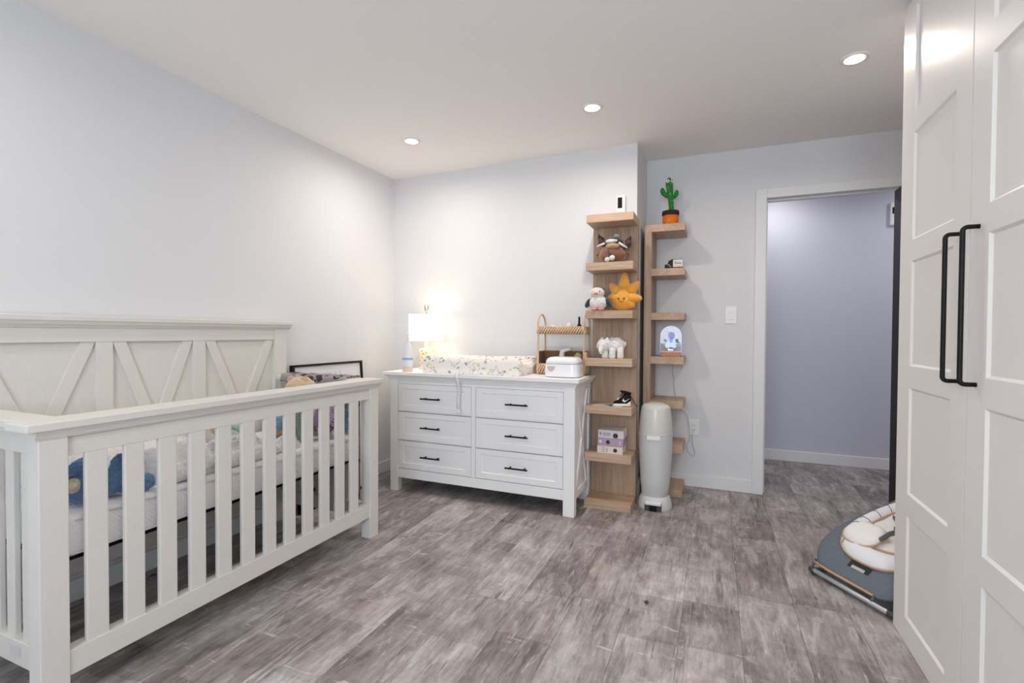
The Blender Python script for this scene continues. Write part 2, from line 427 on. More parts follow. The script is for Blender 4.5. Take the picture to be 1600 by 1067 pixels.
bm = bmesh.new()
xs = [XL - 0.1, XL + 0.0] + [XL + i * 0.25 for i in range(1, 16)] + [XR + 0.1]
ys = [YREAR - 0.1] + [YREAR + i * 0.25 for i in range(1, 23)] + [YR + 0.05]
G = [[bm.verts.new((xx, yy, ceil_z(xx, yy))) for yy in ys] for xx in xs]
H = [[bm.verts.new((xx, yy, 2.56)) for yy in ys] for xx in xs]
for i in range(len(xs) - 1):
    for j in range(len(ys) - 1):
        bm.faces.new((G[i][j], G[i][j + 1], G[i + 1][j + 1], G[i + 1][j]))
        bm.faces.new((H[i][j], H[i + 1][j], H[i + 1][j + 1], H[i][j + 1]))
for i in range(len(xs) - 1):
    for j in (0, len(ys) - 1): bm.faces.new((G[i][j], G[i + 1][j], H[i + 1][j], H[i][j]))
for j in range(len(ys) - 1):
    for i in (0, len(xs) - 1): bm.faces.new((G[i][j], G[i][j + 1], H[i][j + 1], H[i][j]))
struct('ceiling', bm, M_CEIL, 'flat painted ceiling with recessed lights', smooth='auto')
WT = 2.55
struct('wall_left', B(XL - 0.12, XL, YREAR - 0.1, YB + 0.6, 0, WT), M_WALL, 'pale grey wall behind the crib headboard')
struct('wall_back', B(XL, -0.503, YB, YR + 0.11, 0, WT), M_WALL, 'pale grey wall behind the dresser, ending in a corner')
DX0, DX1, DZ = 0.318, 1.135, 2.09
bm = bmesh.new()
bx(bm, -0.503, DX0 - 0.02, YR, YR + 0.11, 0, WT); bx(bm, DX0 - 0.02, DX1 + 0.02, YR, YR + 0.11, DZ + 0.02, WT); bx(bm, DX1 + 0.02, XR + 0.1, YR, YR + 0.11, 0, WT)
struct('wall_doorway', bm, M_WALL, 'pale grey set-back wall with the doorway')
struct('wall_right', B(XR, XR + 0.12, YREAR - 0.1, YR, 0, WT), M_WALL, 'pale grey wall behind the wardrobe')
WX0, WX1, WZ0, WZ1 = -1.0, 0.6, 0.9, 2.1
bm = bmesh.new()
bx(bm, XL, WX0, YREAR - 0.12, YREAR, 0, WT); bx(bm, WX1, XR, YREAR - 0.12, YREAR, 0, WT)
bx(bm, WX0, WX1, YREAR - 0.12, YREAR, 0, WZ0); bx(bm, WX0, WX1, YREAR - 0.12, YREAR, WZ1, WT)
struct('wall_rear', bm, M_WALL, 'pale grey wall with the window, behind the viewer')
bm = bmesh.new()
for a in ((WX0, WX0 + 0.06, WZ0, WZ1), (WX1 - 0.06, WX1, WZ0, WZ1), (-0.23, -0.17, WZ0, WZ1), (WX0, WX1, WZ0, WZ0 + 0.06), (WX0, WX1, WZ1 - 0.06, WZ1)):
    bx(bm, a[0], a[1], YREAR - 0.09, YREAR - 0.03, a[2], a[3])
win = struct('window_1', bm, M_TRIM, 'white framed window in the wall behind the viewer')
def glass_mat(name, tintc=(1, 1, 1, 1), gl=0.08):
    m = bpy.data.materials.new(name); m.use_nodes = True; nt = m.node_tree
    for n in list(nt.nodes):
        if n.type == 'BSDF_PRINCIPLED': nt.nodes.remove(n)
    out = [n for n in nt.nodes if n.type == 'OUTPUT_MATERIAL'][0]
    t = nd(nt, 'ShaderNodeBsdfTransparent'); t.inputs[0].default_value = tintc
    g = nd(nt, 'ShaderNodeBsdfGlossy'); g.inputs['Roughness'].default_value = 0.05
    mx = nd(nt, 'ShaderNodeMixShader'); mx.inputs[0].default_value = gl
    nt.links.new(t.outputs[0], mx.inputs[1]); nt.links.new(g.outputs[0], mx.inputs[2]); nt.links.new(mx.outputs[0], out.inputs[0])
    return m
M_GLASS = glass_mat('window_glass')
for a in ((WX0 + 0.06, -0.23), (-0.17, WX1 - 0.06)):
    build('pane', B(a[0], a[1], YREAR - 0.064, YREAR - 0.058, WZ0 + 0.06, WZ1 - 0.06), M_GLASS, win)
# hall beyond the doorway
struct('wall_hall', B(-1.2, 2.4, YH, YH + 0.1, 0, WT), M_HALL, 'lavender grey wall of the hall beyond the doorway')
struct('wall_hall_left', B(-1.3, -1.2, YR + 0.1, YH, 0, WT), M_HALL, 'end wall of the hall, left')
struct('wall_hall_right', B(2.4, 2.5, YR + 0.1, YH, 0, WT), M_HALL, 'end wall of the hall, right')
struct('wall_hall_near', B(XR + 0.1, 2.4, YR, YR + 0.11, 0, WT), M_HALL, 'hall wall beside the doorway')
struct('ceiling_hall', B(-1.2, 2.4, YR + 0.05, YH, 2.44, 2.55), M_CEIL, 'painted hall ceiling')
# baseboards
def bb(name, x0, x1, y0, y1, label, h=0.092):
    struct(name, B(x0, x1, y0, y1, 0, h, bev=0.003, seg=1), M_TRIM, label)
bb('baseboard_left', XL, XL + 0.014, YREAR, YB, 'white baseboard along the crib wall')
bb('baseboard_back', XL + 0.014, -0.503, YB - 0.014, YB, 'white baseboard behind the dresser')
bb('baseboard_return', -0.503, -0.489, YB - 0.014, YR, 'white baseboard on the short side of the corner')
bb('baseboard_doorway', -0.489, 0.248, YR - 0.014, YR, 'white baseboard left of the doorway')
bb('baseboard_right', XR - 0.014, XR, 2.36, YR, 'white baseboard beyond the wardrobe')
bb('baseboard_hall', -1.2, 2.4, YH - 0.014, YH, 'white baseboard along the hall wall', 0.095)
# casing
bm = bmesh.new()
bx(bm, 0.248, DX0, YR - 0.016, YR, 0, 2.155, bev=0.002, seg=1)
t1 = struct('trim_1', bm, M_TRIM, 'white door casing around the doorway')
build('casing', B(DX0, DX1, YR - 0.016, YR, DZ, 2.155, bev=0.002, seg=1), M_TRIM, t1)
build('casing', B(DX1, DX1 + 0.07, YR - 0.016, YR, 0, 2.155, bev=0.002, seg=1), M_TRIM, t1)
bm = bmesh.new()
bx(bm, DX0 - 0.02, DX0, YR, YR + 0.115, 0, DZ); bx(bm, DX1, DX1 + 0.02, YR, YR + 0.115, 0, DZ); bx(bm, DX0 - 0.02, DX1 + 0.02, YR, YR + 0.115, DZ, DZ + 0.02)
build('jamb', bm, M_TRIM, t1)
bm = bmesh.new()
bx(bm, DX0, DX0 + 0.012, YR + 0.045, YR + 0.08, 0, DZ); bx(bm, DX0 + 0.012, DX1, YR + 0.045, YR + 0.08, DZ - 0.012, DZ)
build('door_stop', bm, M_TRIM, t1)
d1 = struct('door_1', B(1.046, 1.083, 3.08, YR - 0.022, 0.012, 2.06, bev=0.002, seg=1), M_BDOOR, 'black painted door standing open against the wardrobe side')
bm = bmesh.new(); tube(bm, [(1.048, 3.14, 1.0), (1.01, 3.14, 1.0), (1.005, 3.25, 1.0)], 0.009); build('handle', bm, M_BLACK, d1, True)

# ------------------------------------------------------------------ recessed lights
M_LENS = mat('lit_lens', (1, 1, 1, 1), 0.5, emit=((1.0, 0.93, 0.85, 1), 14))
def recessed(x, y, label, z=None, power=6.1, color=(1.0, 0.89, 0.81), group='recessed ceiling lights'):
    z = z or ceil_z(x, y)
    t = thing('recessed_light', label, 'ceiling light', (x, y, z), group=group)
    bm = bmesh.new(); lathe(bm, [(0.040, -0.002), (0.041, -0.006), (0.052, -0.007), (0.058, -0.0015), (0.058, 0.0)], 32, (x, y, z)); build('trim_ring', bm, M_WHITEP, t, True)
    bm = bmesh.new(); lathe(bm, [(0.0, -0.0055), (0.042, -0.0055), (0.042, -0.001)], 32, (x, y, z)); build('lens', bm, M_LENS, t)
    area_light('light', (x, y, z - 0.009), (0, 0, 0), 0.07, power, color, shape='DISK', spread=math.radians(172))
    return t
recessed(-1.87, 2.743, 'lit recessed ceiling light nearest the corner above the table lamp')
recessed(-0.655, 2.72, 'lit recessed ceiling light in front of the oak shelves')
recessed(0.571, 2.69, 'lit recessed ceiling light nearest the wardrobe')
for xx, lab in ((-1.87, 'crib side'), (-0.655, 'middle'), (0.40, 'wardrobe side')):
    recessed(xx, 0.35, 'recessed ceiling light overhead near the viewer, ' + lab, power=4.2, group='recessed lights near the viewer')
recessed(0.42, 4.62, 'recessed light in the hall ceiling beyond the doorway', z=2.44, power=4.6, color=(1.0, 0.94, 0.92), group='hall lights')
recessed(1.75, 4.45, 'added unseen fill light farther along the hall ceiling', z=2.44, power=4.6, color=(1.0, 0.94, 0.92), group='hall lights')  # added fill lamp out of view, lifts the ambient light in the hall

# ------------------------------------------------------------------ crib
crib = thing('crib', 'white brushed wood crib with slatted sides and crossed-board headboard', 'crib', (-2.1, 1.49, 0))
Y0, Y1 = 0.745, 2.235
XF = -1.74
for ya, yb in ((Y0, Y0 + 0.07), (Y1 - 0.07, Y1)):
    build('post', B(XF - 0.06, XF, ya, yb, 0, 0.835, bev=0.003), M_CRIB, crib)
build('top_cap', B(-1.835, -1.718, 0.712, 2.252, 0.853, 0.877, bev=0.003), M_CRIBH, crib)
cap = [(-1.724, 0.8535), (-1.726, 0.848), (-1.730, 0.842), (-1.733, 0.836), (-1.7335, 0.833), (-1.7365, 0.832), (-1.7365, 0.828), (-1.80, 0.828), (-1.80, 0.8535)]
bm = bmesh.new(); prism(bm, cap, 1, 0.736, 2.243); build('cap_moulding', bm, M_CRIBH, crib)
build('top_rail', B(XF - 0.045, XF - 0.010, Y0 + 0.07, Y1 - 0.07, 0.768, 0.83, bev=0.002), M_CRIBH, crib)
build('bottom_rail', B(XF - 0.050, XF - 0.006, Y0 + 0.07, Y1 - 0.07, 0.117, 0.192, bev=0.002), M_CRIBH, crib)
sl_b = bmesh.new(); bx(sl_b, -0.009, 0.009, -0.030, 0.030, 0, 0.58, bev=0.004)
s0 = None
def slat(bm_or, loc, rz=0.0, sc=None):
    global s0
    if s0 is None:
        s0 = build('slat', sl_b, M_CRIB, crib, world=False); o = s0
    else:
        o = s0.copy(); COL.objects.link(o); o.parent = crib
    o.location = Vector(loc) - Vector(crib.location); o.rotation_euler = (0, 0, rz)
    if sc: o.scale = (1, sc, 1)
for i in range(12): slat(None, (XF - 0.020, 0.892 + i * 0.1057, 0.190))
# end frames
for ye, sgn in ((0.80, -1), (2.18, 1)):
    yo = ye
    build('end_top_rail', B(-2.41, -1.80, yo - 0.018, yo + 0.018, 0.768, 0.83, bev=0.002), M_CRIB, crib)
    build('end_bottom_rail', B(-2.41, -1.80, yo - 0.02, yo + 0.02, 0.117, 0.192, bev=0.002), M_CRIB, crib)
    build('end_cap', B(-2.41, -1.836, *((0.738, 0.835) if sgn < 0 else (2.145, 2.242)), 0.851, 0.875, bev=0.003), M_CRIB, crib)
    build('end_moulding', B(-2.41, -1.80, *((0.758, 0.822) if sgn < 0 else (2.158, 2.222)), 0.829, 0.852, bev=0.006), M_CRIB, crib)
    for i in range(6): slat(None, (-1.922 - i * 0.090, yo, 0.190), PI / 2, 0.76)
build('maker_plate', B(-1.99, -1.93, 0.7785, 0.7795, 0.145, 0.175), M_GREYP, crib, label='small grey plate on the end rail')
bm = bmesh.new(); lathe(bm, [(0, 0), (0.007, 0), (0.006, 0.003), (0, 0.003)], 12); bmesh.ops.rotate(bm, cent=(0, 0, 0), matrix=Matrix.Rotation(PI / 2, 3, 'X'), verts=bm.verts[:]); bmesh.ops.translate(bm, vec=(-1.815, 0.78, 0.14), verts=bm.verts[:]); build('bolt', bm, M_DKGREY, crib)
# headboard
HX = -2.415
hy0, hy1 = 0.74, 2.215
for ya, yb in ((hy0, hy0 + 0.085), (hy1 - 0.085, hy1)):
    build('headboard_post', B(HX - 0.05, HX + 0.008, ya, yb, 0, 1.15, bev=0.003), M_CRIB, crib)
build('headboard_panel', B(HX - 0.035, HX - 0.014, hy0 + 0.05, hy1 - 0.05, 0.16, 1.14), M_CRIB, crib)
build('headboard_rail', B(HX - 0.02, HX + 0.004, hy0 + 0.085, hy1 - 0.085, 1.088, 1.15, bev=0.002), M_CRIBH, crib)
build('headboard_rail', B(HX - 0.02, HX + 0.004, hy0 + 0.085, hy1 - 0.085, 0.14, 0.225, bev=0.002), M_CRIBH, crib)
hc = [(HX - 0.055, 1.197), (HX + 0.030, 1.197), (HX + 0.033, 1.193), (HX + 0.033, 1.176), (HX + 0.028, 1.172), (HX + 0.022, 1.160), (HX + 0.014, 1.154), (HX + 0.010, 1.148), (HX - 0.055, 1.148)]
bm = bmesh.new(); prism(bm, hc, 1, hy0 - 0.035, hy1 + 0.02); build('headboard_cap', bm, M_CRIBH, crib)
stile_c = [1.26, 1.677]
for yc in stile_c: build('headboard_stile', B(HX - 0.02, HX + 0.003, yc - 0.032, yc + 0.032, 0.225, 1.088, bev=0.002), M_CRIB, crib)
edges = [(hy0 + 0.085, 1.228), (1.292, 1.645), (1.709, hy1 - 0.085)]
for a, b_ in edges:
    zt, zb = 1.088, 0.225; wd = 0.052
    for s in (0, 1):
        if s == 0: pts = [(a, zt), (a + wd, zt), (b_, zb), (b_ - wd, zb)]
        else: pts = [(b_ - wd, zt), (b_, zt), (a + wd, zb), (a, zb)]
        bm = bmesh.new(); prism(bm, pts, 0, HX - 0.018, HX + 0.000 - 0.002 * s, bev=0.0015); build('cross_board', bm, M_CRIB, crib)
build('mattress_support', B(-2.385, -1.81, 0.83, 2.15, 0.434, 0.440), M_BLK, crib)

def quilt_mat():
    m = bpy.data.materials.new('quilted_white'); m.use_nodes = True; nt = m.node_tree; p = nt.nodes['Principled BSDF']; L = nt.links.new
    p.inputs['Base Color'].default_value = S(248, 248, 250); p.inputs['Roughness'].default_value = 0.9
    tc = nd(nt, 'ShaderNodeTexCoord'); mp = nd(nt, 'ShaderNodeMapping'); mp.inputs['Rotation'].default_value = (math.radians(45), 0, 0); L(tc.outputs['Object'], mp.inputs['Vector'])
    w = nd(nt, 'ShaderNodeTexWave'); w.inputs['Scale'].default_value = 28; w.bands_direction = 'Z'; w.inputs['Distortion'].default_value = 1.0; L(mp.outputs[0], w.inputs['Vector'])
    b = nd(nt, 'ShaderNodeBump'); b.inputs['Strength'].default_value = 0.35; b.inputs['Distance'].default_value = 0.002; L(w.outputs['Fac'], b.inputs['Height']); L(b.outputs[0], p.inputs['Normal'])
    return m
mt = thing('crib_mattress', 'white quilted crib mattress lying inside the crib', 'mattress', (-2.1, 1.49, 0.440))
build('mattress_body', B(-2.385, -1.806, 0.832, 2.148, 0.440, 0.572, bev=0.022, seg=4), quilt_mat(), mt, 'auto')
bm = bmesh.new()
for z in (0.452, 0.556):
    tube(bm, [(-1.804, 0.86, z), (-1.8035, 1.4, z), (-1.804, 2.13, z)], 0.003, 6)
build_each('piping', bm, mat('white_piping', S(236, 236, 238), 0.8), mt)

# fleece blanket heaped along the front of the mattress
def fleece():
    bm = bmesh.new(); nx, ny = 90, 190
    def hgt(u, v, y, x):
        # envelope of the heap, highest towards the near end
        e = max(0.0, 1 - abs(2 * u - 1) ** 4) * max(0.0, 1 - abs(2 * v - 1) ** 8)
        top = 0.155 * (1 - 0.62 * v)
        f = noise.noise(Vector((x * 9, y * 7, 1.3))) * 0.03 + noise.noise(Vector((x * 18, y * 14, 5))) * 0.016
        fold = 0.014 * math.sin(y * 24 + 5 * x + 2 * noise.noise(Vector((x * 5, y * 5, 9))))
        return max(0.014, e ** 0.45 * (top + f + fold))
    g = []
    for i in range(nx + 1):
        row = []
        for j in range(ny + 1):
            u, v = i / nx, j / ny
            y = 0.93 + v * 0.87
            wob = 0.02 * noise.noise(Vector((0, y * 8, 3)))
            k_ = min(1, max(0, (y - 1.10) / 0.06)); k_ = k_ * k_ * (3 - 2 * k_); xf = (-1.975 + 0.14 * k_) + wob * k_ - 0.03 * v; k2 = min(1, max(0, (y - 1.28) / 0.12)); xb = -2.33 + 0.36 * k2 + 0.03 * v
            xx = xb + (xf - xb) * u
            h = hgt(u, v, y, xx)
            fz = 0.006 * noise.noise(Vector((xx * 90, y * 90, h * 90))) + 0.003 * noise.noise(Vector((xx * 200, y * 200, h * 200)))
            row.append(bm.verts.new((xx + fz, y + fz, 0.5725 + h + fz)))
        g.append(row)
    low = {}
    for i in range(nx):
        for j in range(ny): bm.faces.new((g[i][j], g[i + 1][j], g[i + 1][j + 1], g[i][j + 1]))
    rim = [g[i][0] for i in range(nx + 1)] + [g[nx][j] for j in range(1, ny + 1)] + [g[i][ny] for i in range(nx - 1, -1, -1)] + [g[0][j] for j in range(ny - 1, 0, -1)]
    bot = [bm.verts.new((v.co.x, v.co.y, 0.5725)) for v in rim]
    for k in range(len(rim)): bm.faces.new((rim[k], rim[(k + 1) % len(rim)], bot[(k + 1) % len(rim)], bot[k]))
    bm.faces.new(bot)
    return bm
M_FLEECE = mat('sherpa_fleece', S(250, 248, 246), 0.95, bump=(170, 0.9, 0.006), sheen=0.4)
fl = thing('fleece_blanket', 'creamy white sherpa blanket heaped along the crib mattress', 'blanket', (-2.05, 1.4, 0.572))
build('blanket_cloth', fleece(), M_FLEECE, fl, True)
bm = bmesh.new()
for pts, r in (([(-1.85, 1.145, 0.609), (-1.84, 1.17, 0.610), (-1.834, 1.25, 0.612), (-1.838, 1.33, 0.640)], [0.028, 0.034, 0.034, 0.030]),
               ([(-1.84, 1.335, 0.70), (-1.83, 1.352, 0.645), (-1.832, 1.36, 0.603)], [0.026, 0.033, 0.030]),
               ([(-1.85, 1.39, 0.606), (-1.845, 1.5, 0.605), (-1.86, 1.60, 0.602), (-1.875, 1.70, 0.598)], [0.032, 0.033, 0.030, 0.020])):
    P = []; R = []
    for k in range(len(pts) - 1):
        for q in range(26):
            t = q / 26; P.append(Vector(pts[k]).lerp(Vector(pts[k + 1]), t)); R.append(r[k] + (r[k + 1] - r[k]) * t)
    P.append(Vector(pts[-1])); R.append(r[-1])
    tube(bm, P, R, 34)
for v in bm.verts: v.co += Vector((1, 0.4, 1)).normalized() * (noise.noise(v.co * 75) * 0.008 + noise.noise(v.co * 170) * 0.005)
build_each('rolled_border', bm, M_FLEECE, fl)

# ------------------------------------------------------------------ plush toys in the crib
def fur(name, col, scale=150, strength=1.0, var=0.45):
    return mat('fur_' + name, S(*col), 0.95, bump=(scale, strength, 0.004), var=(130, var), sheen=0.5)
def eye(bm, c, r=0.005): blob(bm, c, (r, r, r), nu=10, nv=8)
F_BLUE = fur('blue', (98, 138, 182)); F_CREAM = fur('cream', (226, 206, 180)); F_TAN = fur('tan', (196, 166, 132))
t = thing('plush_elephant', 'deep blue furry plush toy lying at the near end of the crib', 'plush toy', (-1.90, 0.94, 0.574))
bm = bmesh.new()
blob(bm, (-1.888, 0.900, 0.642), (0.062, 0.062, 0.060), fuzz=0.006, fs=60); build('head', bm, F_BLUE, t, True)
bm = bmesh.new()
blob(bm, (-1.895, 0.985, 0.626), (0.055, 0.085, 0.045), (0, 0, -0.1), fuzz=0.006, fs=60)
blob(bm, (-1.862, 1.035, 0.612), (0.028, 0.07, 0.03), (-0.15, 0, -0.25), fuzz=0.006, fs=60); build('body', bm, F_BLUE, t, True)
bm = bmesh.new(); blob(bm, (-1.832, 0.988, 0.668), (0.016, 0.026, 0.060), (-0.10, 0.1, 0), fuzz=0.006, fs=70); build('ear', bm, F_BLUE, t, True)
bm = bmesh.new(); blob(bm, (-1.858, 0.885, 0.702), (0.020, 0.062, 0.018), (0.45, 0, 0.1), fuzz=0.006, fs=70); build('ear', bm, F_BLUE, t, True)
bm = bmesh.new(); blob(bm, (-1.843, 1.088, 0.606), (0.026, 0.022, 0.028), fuzz=0.005, fs=70); build('paw', bm, F_BLUE, t, True)
bm = bmesh.new(); blob(bm, (-1.832, 0.868, 0.655), (0.02, 0.018, 0.022), fuzz=0.003, fs=70); build('muzzle', bm, F_CREAM, t, True, label='cream muzzle')
t = thing('plush_toy', 'pale teal plush toy peeking out behind the blue one', 'plush toy', (-2.0, 0.90, 0.574))
bm = bmesh.new(); blob(bm, (-2.02, 0.885, 0.648), (0.045, 0.04, 0.072), fuzz=0.006, fs=60); blob(bm, (-2.015, 0.88, 0.735), (0.036, 0.036, 0.036), fuzz=0.005, fs=60)
build('body', bm, fur('teal', (150, 176, 180)), t, True)

F_BEAR = fur('bear', (206, 178, 142), 160, 0.8)
t = thing('teddy_bear', 'tan teddy bear with its ear showing above the front rail', 'plush toy', (-2.09, 2.02, 0.574))
bm = bmesh.new(); blob(bm, (-2.09, 2.02, 0.665), (0.10, 0.085, 0.092), fuzz=0.006, fs=60); build('body', bm, F_BEAR, t, True)
bm = bmesh.new(); blob(bm, (-2.085, 2.015, 0.812), (0.092, 0.075, 0.080), fuzz=0.005, fs=60); build('head', bm, F_BEAR, t, True)
for sx in (-0.055, 0.035):
    bm = bmesh.new(); blob(bm, (-2.085 + sx, 2.00, 0.874), (0.024, 0.013, 0.022), fuzz=0.002, fs=60); build('ear', bm, F_TAN, t, True)
bm = bmesh.new(); blob(bm, (-2.07, 1.945, 0.785), (0.035, 0.03, 0.028), fuzz=0.002); build('muzzle', bm, F_CREAM, t, True)
bm = bmesh.new(); eye(bm, (-2.10, 1.942, 0.808), 0.007); eye(bm, (-2.05, 1.942, 0.808), 0.007); build_each('eye', bm, M_BLK, t)
bm = bmesh.new(); eye(bm, (-2.06, 1.918, 0.793), 0.009); build('nose', bm, M_BLK, t, True)
for sx in (-0.09, 0.09):
    bm = bmesh.new(); blob(bm, (-2.09 + sx, 1.98, 0.67), (0.03, 0.035, 0.06), fuzz=0.004, fs=60); build('arm', bm, F_BEAR, t, True)

def simple_plush(name, label, root, parts):
    t = thing(name, label, 'plush toy', root)
    for pn, m, lst in parts:
        bm = bmesh.new()
        for c, r, *rot in lst: blob(bm, c, r, rot[0] if rot else (0, 0, 0), fuzz=0.004, fs=70)
        build(pn, bm, m, t, True)
    return t
F_SAGE = fur('sage', (138, 160, 138)); F_MINT = fur('mint', (190, 220, 208)); F_KHAKI = fur('khaki', (206, 190, 164)); F_GREYB = fur('greyblue', (110, 132, 164))
simple_plush('plush_toy', 'beige round-headed plush toy in mint clothes behind the blanket', (-2.06, 1.56, 0.574), [
    ('head', F_KHAKI, [((-2.06, 1.52, 0.712), (0.045, 0.04, 0.042))]), ('body', F_MINT, [((-2.06, 1.56, 0.632), (0.045, 0.075, 0.055)), ((-2.06, 1.63, 0.69), (0.035, 0.05, 0.03)), ((-2.06, 1.64, 0.64), (0.04, 0.045, 0.05))])])
simple_plush('plush_toy', 'sky blue knitted plush toy with an orange foot in the crib', (-1.97, 1.77, 0.574), [
    ('body', fur('skyblue', (128, 170, 200)), [((-2.02, 1.79, 0.69), (0.045, 0.04, 0.05)), ((-1.99, 1.77, 0.665), (0.022, 0.02, 0.035)), ((-2.03, 1.795, 0.62), (0.045, 0.04, 0.045))]),
    ('foot', fur('orange', (204, 146, 92)), [((-1.985, 1.79, 0.636), (0.022, 0.035, 0.014))])])
simple_plush('plush_toy', 'sage green plush toy sitting on the mattress', (-1.96, 1.89, 0.574), [
    ('body', F_SAGE, [((-1.97, 1.885, 0.675), (0.05, 0.042, 0.075)), ((-1.94, 1.89, 0.617), (0.035, 0.036, 0.04))]), ('head', F_SAGE, [((-1.98, 1.885, 0.755), (0.04, 0.038, 0.035))])])
M_LEO = spots_mat('purple_leopard', S(206, 182, 214), [S(96, 52, 98), S(120, 70, 120), S(84, 44, 84)], 90, 0.32)
F_LILAC = fur('lilac', (176, 146, 186))
tt = simple_plush('plush_toy', 'lilac leopard-spotted plush toy with a white pompom', (-1.90, 1.98, 0.574), [
    ('body', F_LILAC, [((-1.915, 1.985, 0.665), (0.04, 0.035, 0.055), (0.4, 0, 0)), ((-1.905, 1.975, 0.72), (0.03, 0.028, 0.04))]),
    ('spotted_limb', M_LEO, [((-1.880, 1.962, 0.620), (0.032, 0.026, 0.042)), ((-1.865, 2.015, 0.695), (0.025, 0.030, 0.06))]),
    ('pompom', fur('white', (236, 230, 222)), [((-1.845, 2.015, 0.600), (0.024, 0.024, 0.025))])])
simple_plush('plush_toy', 'grey-blue plush toy in the far front corner of the crib', (-1.87, 2.11, 0.574), [
    ('body', F_GREYB, [((-1.875, 2.095, 0.625), (0.04, 0.035, 0.05)), ((-1.865, 2.09, 0.69), (0.034, 0.034, 0.04), (0.4, 0, 0))]), ('head', fur('palegrey', (186, 196, 200)), [((-1.88, 2.08, 0.748), (0.03, 0.03, 0.026))])])

# patterned throw hung over the far end rail
M_THROW = spots_mat('animal_print_throw', S(204, 196, 194), [S(96, 88, 96), S(232, 228, 224), S(120, 110, 112), S(226, 220, 214)], 16, 0.36, line=S(84, 78, 82))
bm = bmesh.new()
N = 30
prof = [(2.132, 0.60), (2.136, 0.75), (2.140, 0.862), (2.146, 0.884), (2.165, 0.889), (2.2, 0.889), (2.245, 0.889), (2.258, 0.884), (2.262, 0.86), (2.263, 0.70), (2.262, 0.45), (2.264, 0.15)]
g = []
for i in range(N + 1):
    xx = -2.375 + 0.485 * i / N
    g.append([bm.verts.new((xx, y + 0.003 * math.sin(xx * 40 + z * 6) * (1 if z < 0.85 else 0.1), z + 0.002 * math.sin(xx * 50))) for y, z in prof])
for i in range(N):
    for j in range(len(prof) - 1): bm.faces.new((g[i][j], g[i + 1][j], g[i + 1][j + 1], g[i][j + 1]))
bmesh.ops.solidify(bm, geom=bm.faces[:], thickness=0.006)
tag(build('printed_throw', bm, M_THROW, None, True), 'grey animal-print throw hung over the far end of the crib', 'blanket')

# framed picture leaning on the wall beyond the crib
pf = thing('framed_picture', 'black framed print leaning against the wall between crib and dresser', 'picture', (-2.42, 2.6, 0))
def lean(y, w, t): # w up along the frame, t out of it
    a = math.radians(4.2); return (-2.383 - w * math.sin(a) + t * math.cos(a), y, w * math.cos(a) + t * math.sin(a) + 0.002)
def leanbox(y0, y1, w0, w1, t0, t1):
    bm = bmesh.new(); vs = [bm.verts.new(lean(y, w, t)) for t in (t0, t1) for (y, w) in ((y0, w0), (y1, w0), (y1, w1), (y0, w1))]
    for f in ((0, 1, 2, 3), (4, 5, 6, 7), (0, 1, 5, 4), (1, 2, 6, 5), (2, 3, 7, 6), (3, 0, 4, 7)): bm.faces.new([vs[i] for i in f])
    return bm
FY0, FY1, FH = 2.275, 2.92, 0.925
for a in ((FY0, FY1, 0, 0.014), (FY0, FY1, FH - 0.014, FH), (FY0, FY0 + 0.014, 0.014, FH - 0.014), (FY1 - 0.014, FY1, 0.014, FH - 0.014)):
    build('frame_bar', leanbox(*a, 0, 0.03), M_BLACK, pf)
build('print', leanbox(FY0 + 0.014, FY1 - 0.014, 0.014, FH - 0.014, 0.004, 0.016), mat('paper_white', S(232, 232, 234), 0.6), pf)
bm = bmesh.new()
for k in range(9):
    y0 = 2.60 + k * 0.016; 
    b2 = leanbox(y0, y0 + 0.006, 0.835 + 0.012 * math.sin(k * 2.1), 0.848 + 0.014 * math.sin(k * 2.1 + 1), 0.0161, 0.0166); merge(bm, b2)
build('script_lettering', bm, mat('pale_ink', S(196, 196, 202), 0.7), pf)['kind'] = 'stuff'
build('print_bar', leanbox(2.76, 2.85, 0.792, 0.798, 0.0161, 0.0168), M_BLK, pf)

# ------------------------------------------------------------------ dresser
dr = thing('dresser', 'white six-drawer dresser with black bar handles and crossed side panel', 'dresser', (-1.475, 3.13, 0))
DXL, DXRt, DYF, DYB = -2.157, -0.792, 2.905, 3.322
ZT = 0.855
for x0, x1 in ((DXL, DXL + 0.062), (DXRt - 0.073, DXRt)):
    for y0, y1 in ((DYF, DYF + 0.055), (DYB - 0.055, DYB)):
        build('leg', B(x0, x1, y0, y1, 0, 0.815, bev=0.003), M_DRES, dr)
tp = [(2.862, ZT), (2.862, ZT - 0.018), (2.868, ZT - 0.023), (2.884, ZT - 0.028), (2.892, ZT - 0.040), (2.897, ZT - 0.048), (2.899, ZT - 0.055)]
# top with moulded edge on front and both sides: stacked rings
bm = bmesh.new()
ov = [(0.043, ZT), (0.043, ZT - 0.020), (0.038, ZT - 0.024), (0.026, ZT - 0.029), (0.018, ZT - 0.040), (0.010, ZT - 0.048), (0.007, ZT - 0.056)]
rings = []
for o_, z in ov:
    s = o_ * 0.8
    rings.append([bm.verts.new(c) for c in ((DXL - s, DYF - o_, z), (DXRt + s, DYF - o_, z), (DXRt + s, DYB, z), (DXL - s, DYB, z))])
for A, Bq in zip(rings, rings[1:]):
    for k in range(4): bm.faces.new((A[k], A[(k + 1) % 4], Bq[(k + 1) % 4], Bq[k]))
bm.faces.new(rings[0]); bm.faces.new(rings[-1])
build('top', bm, M_DRES, dr)
bm = bmesh.new()
xa, xb = DXL + 0.062, DXRt - 0.073
bx(bm, xa, xb, DYF + 0.012, DYF + 0.05, 0.772, 0.80)
bx(bm, -1.505, -1.475, DYF + 0.005, DYF + 0.05, 0.165, 0.775)
for z in (0.571, 0.366): bx(bm, xa, xb, DYF + 0.02, DYF + 0.05, z, z + 0.006)
build('front_frame', bm, M_DRES, dr)
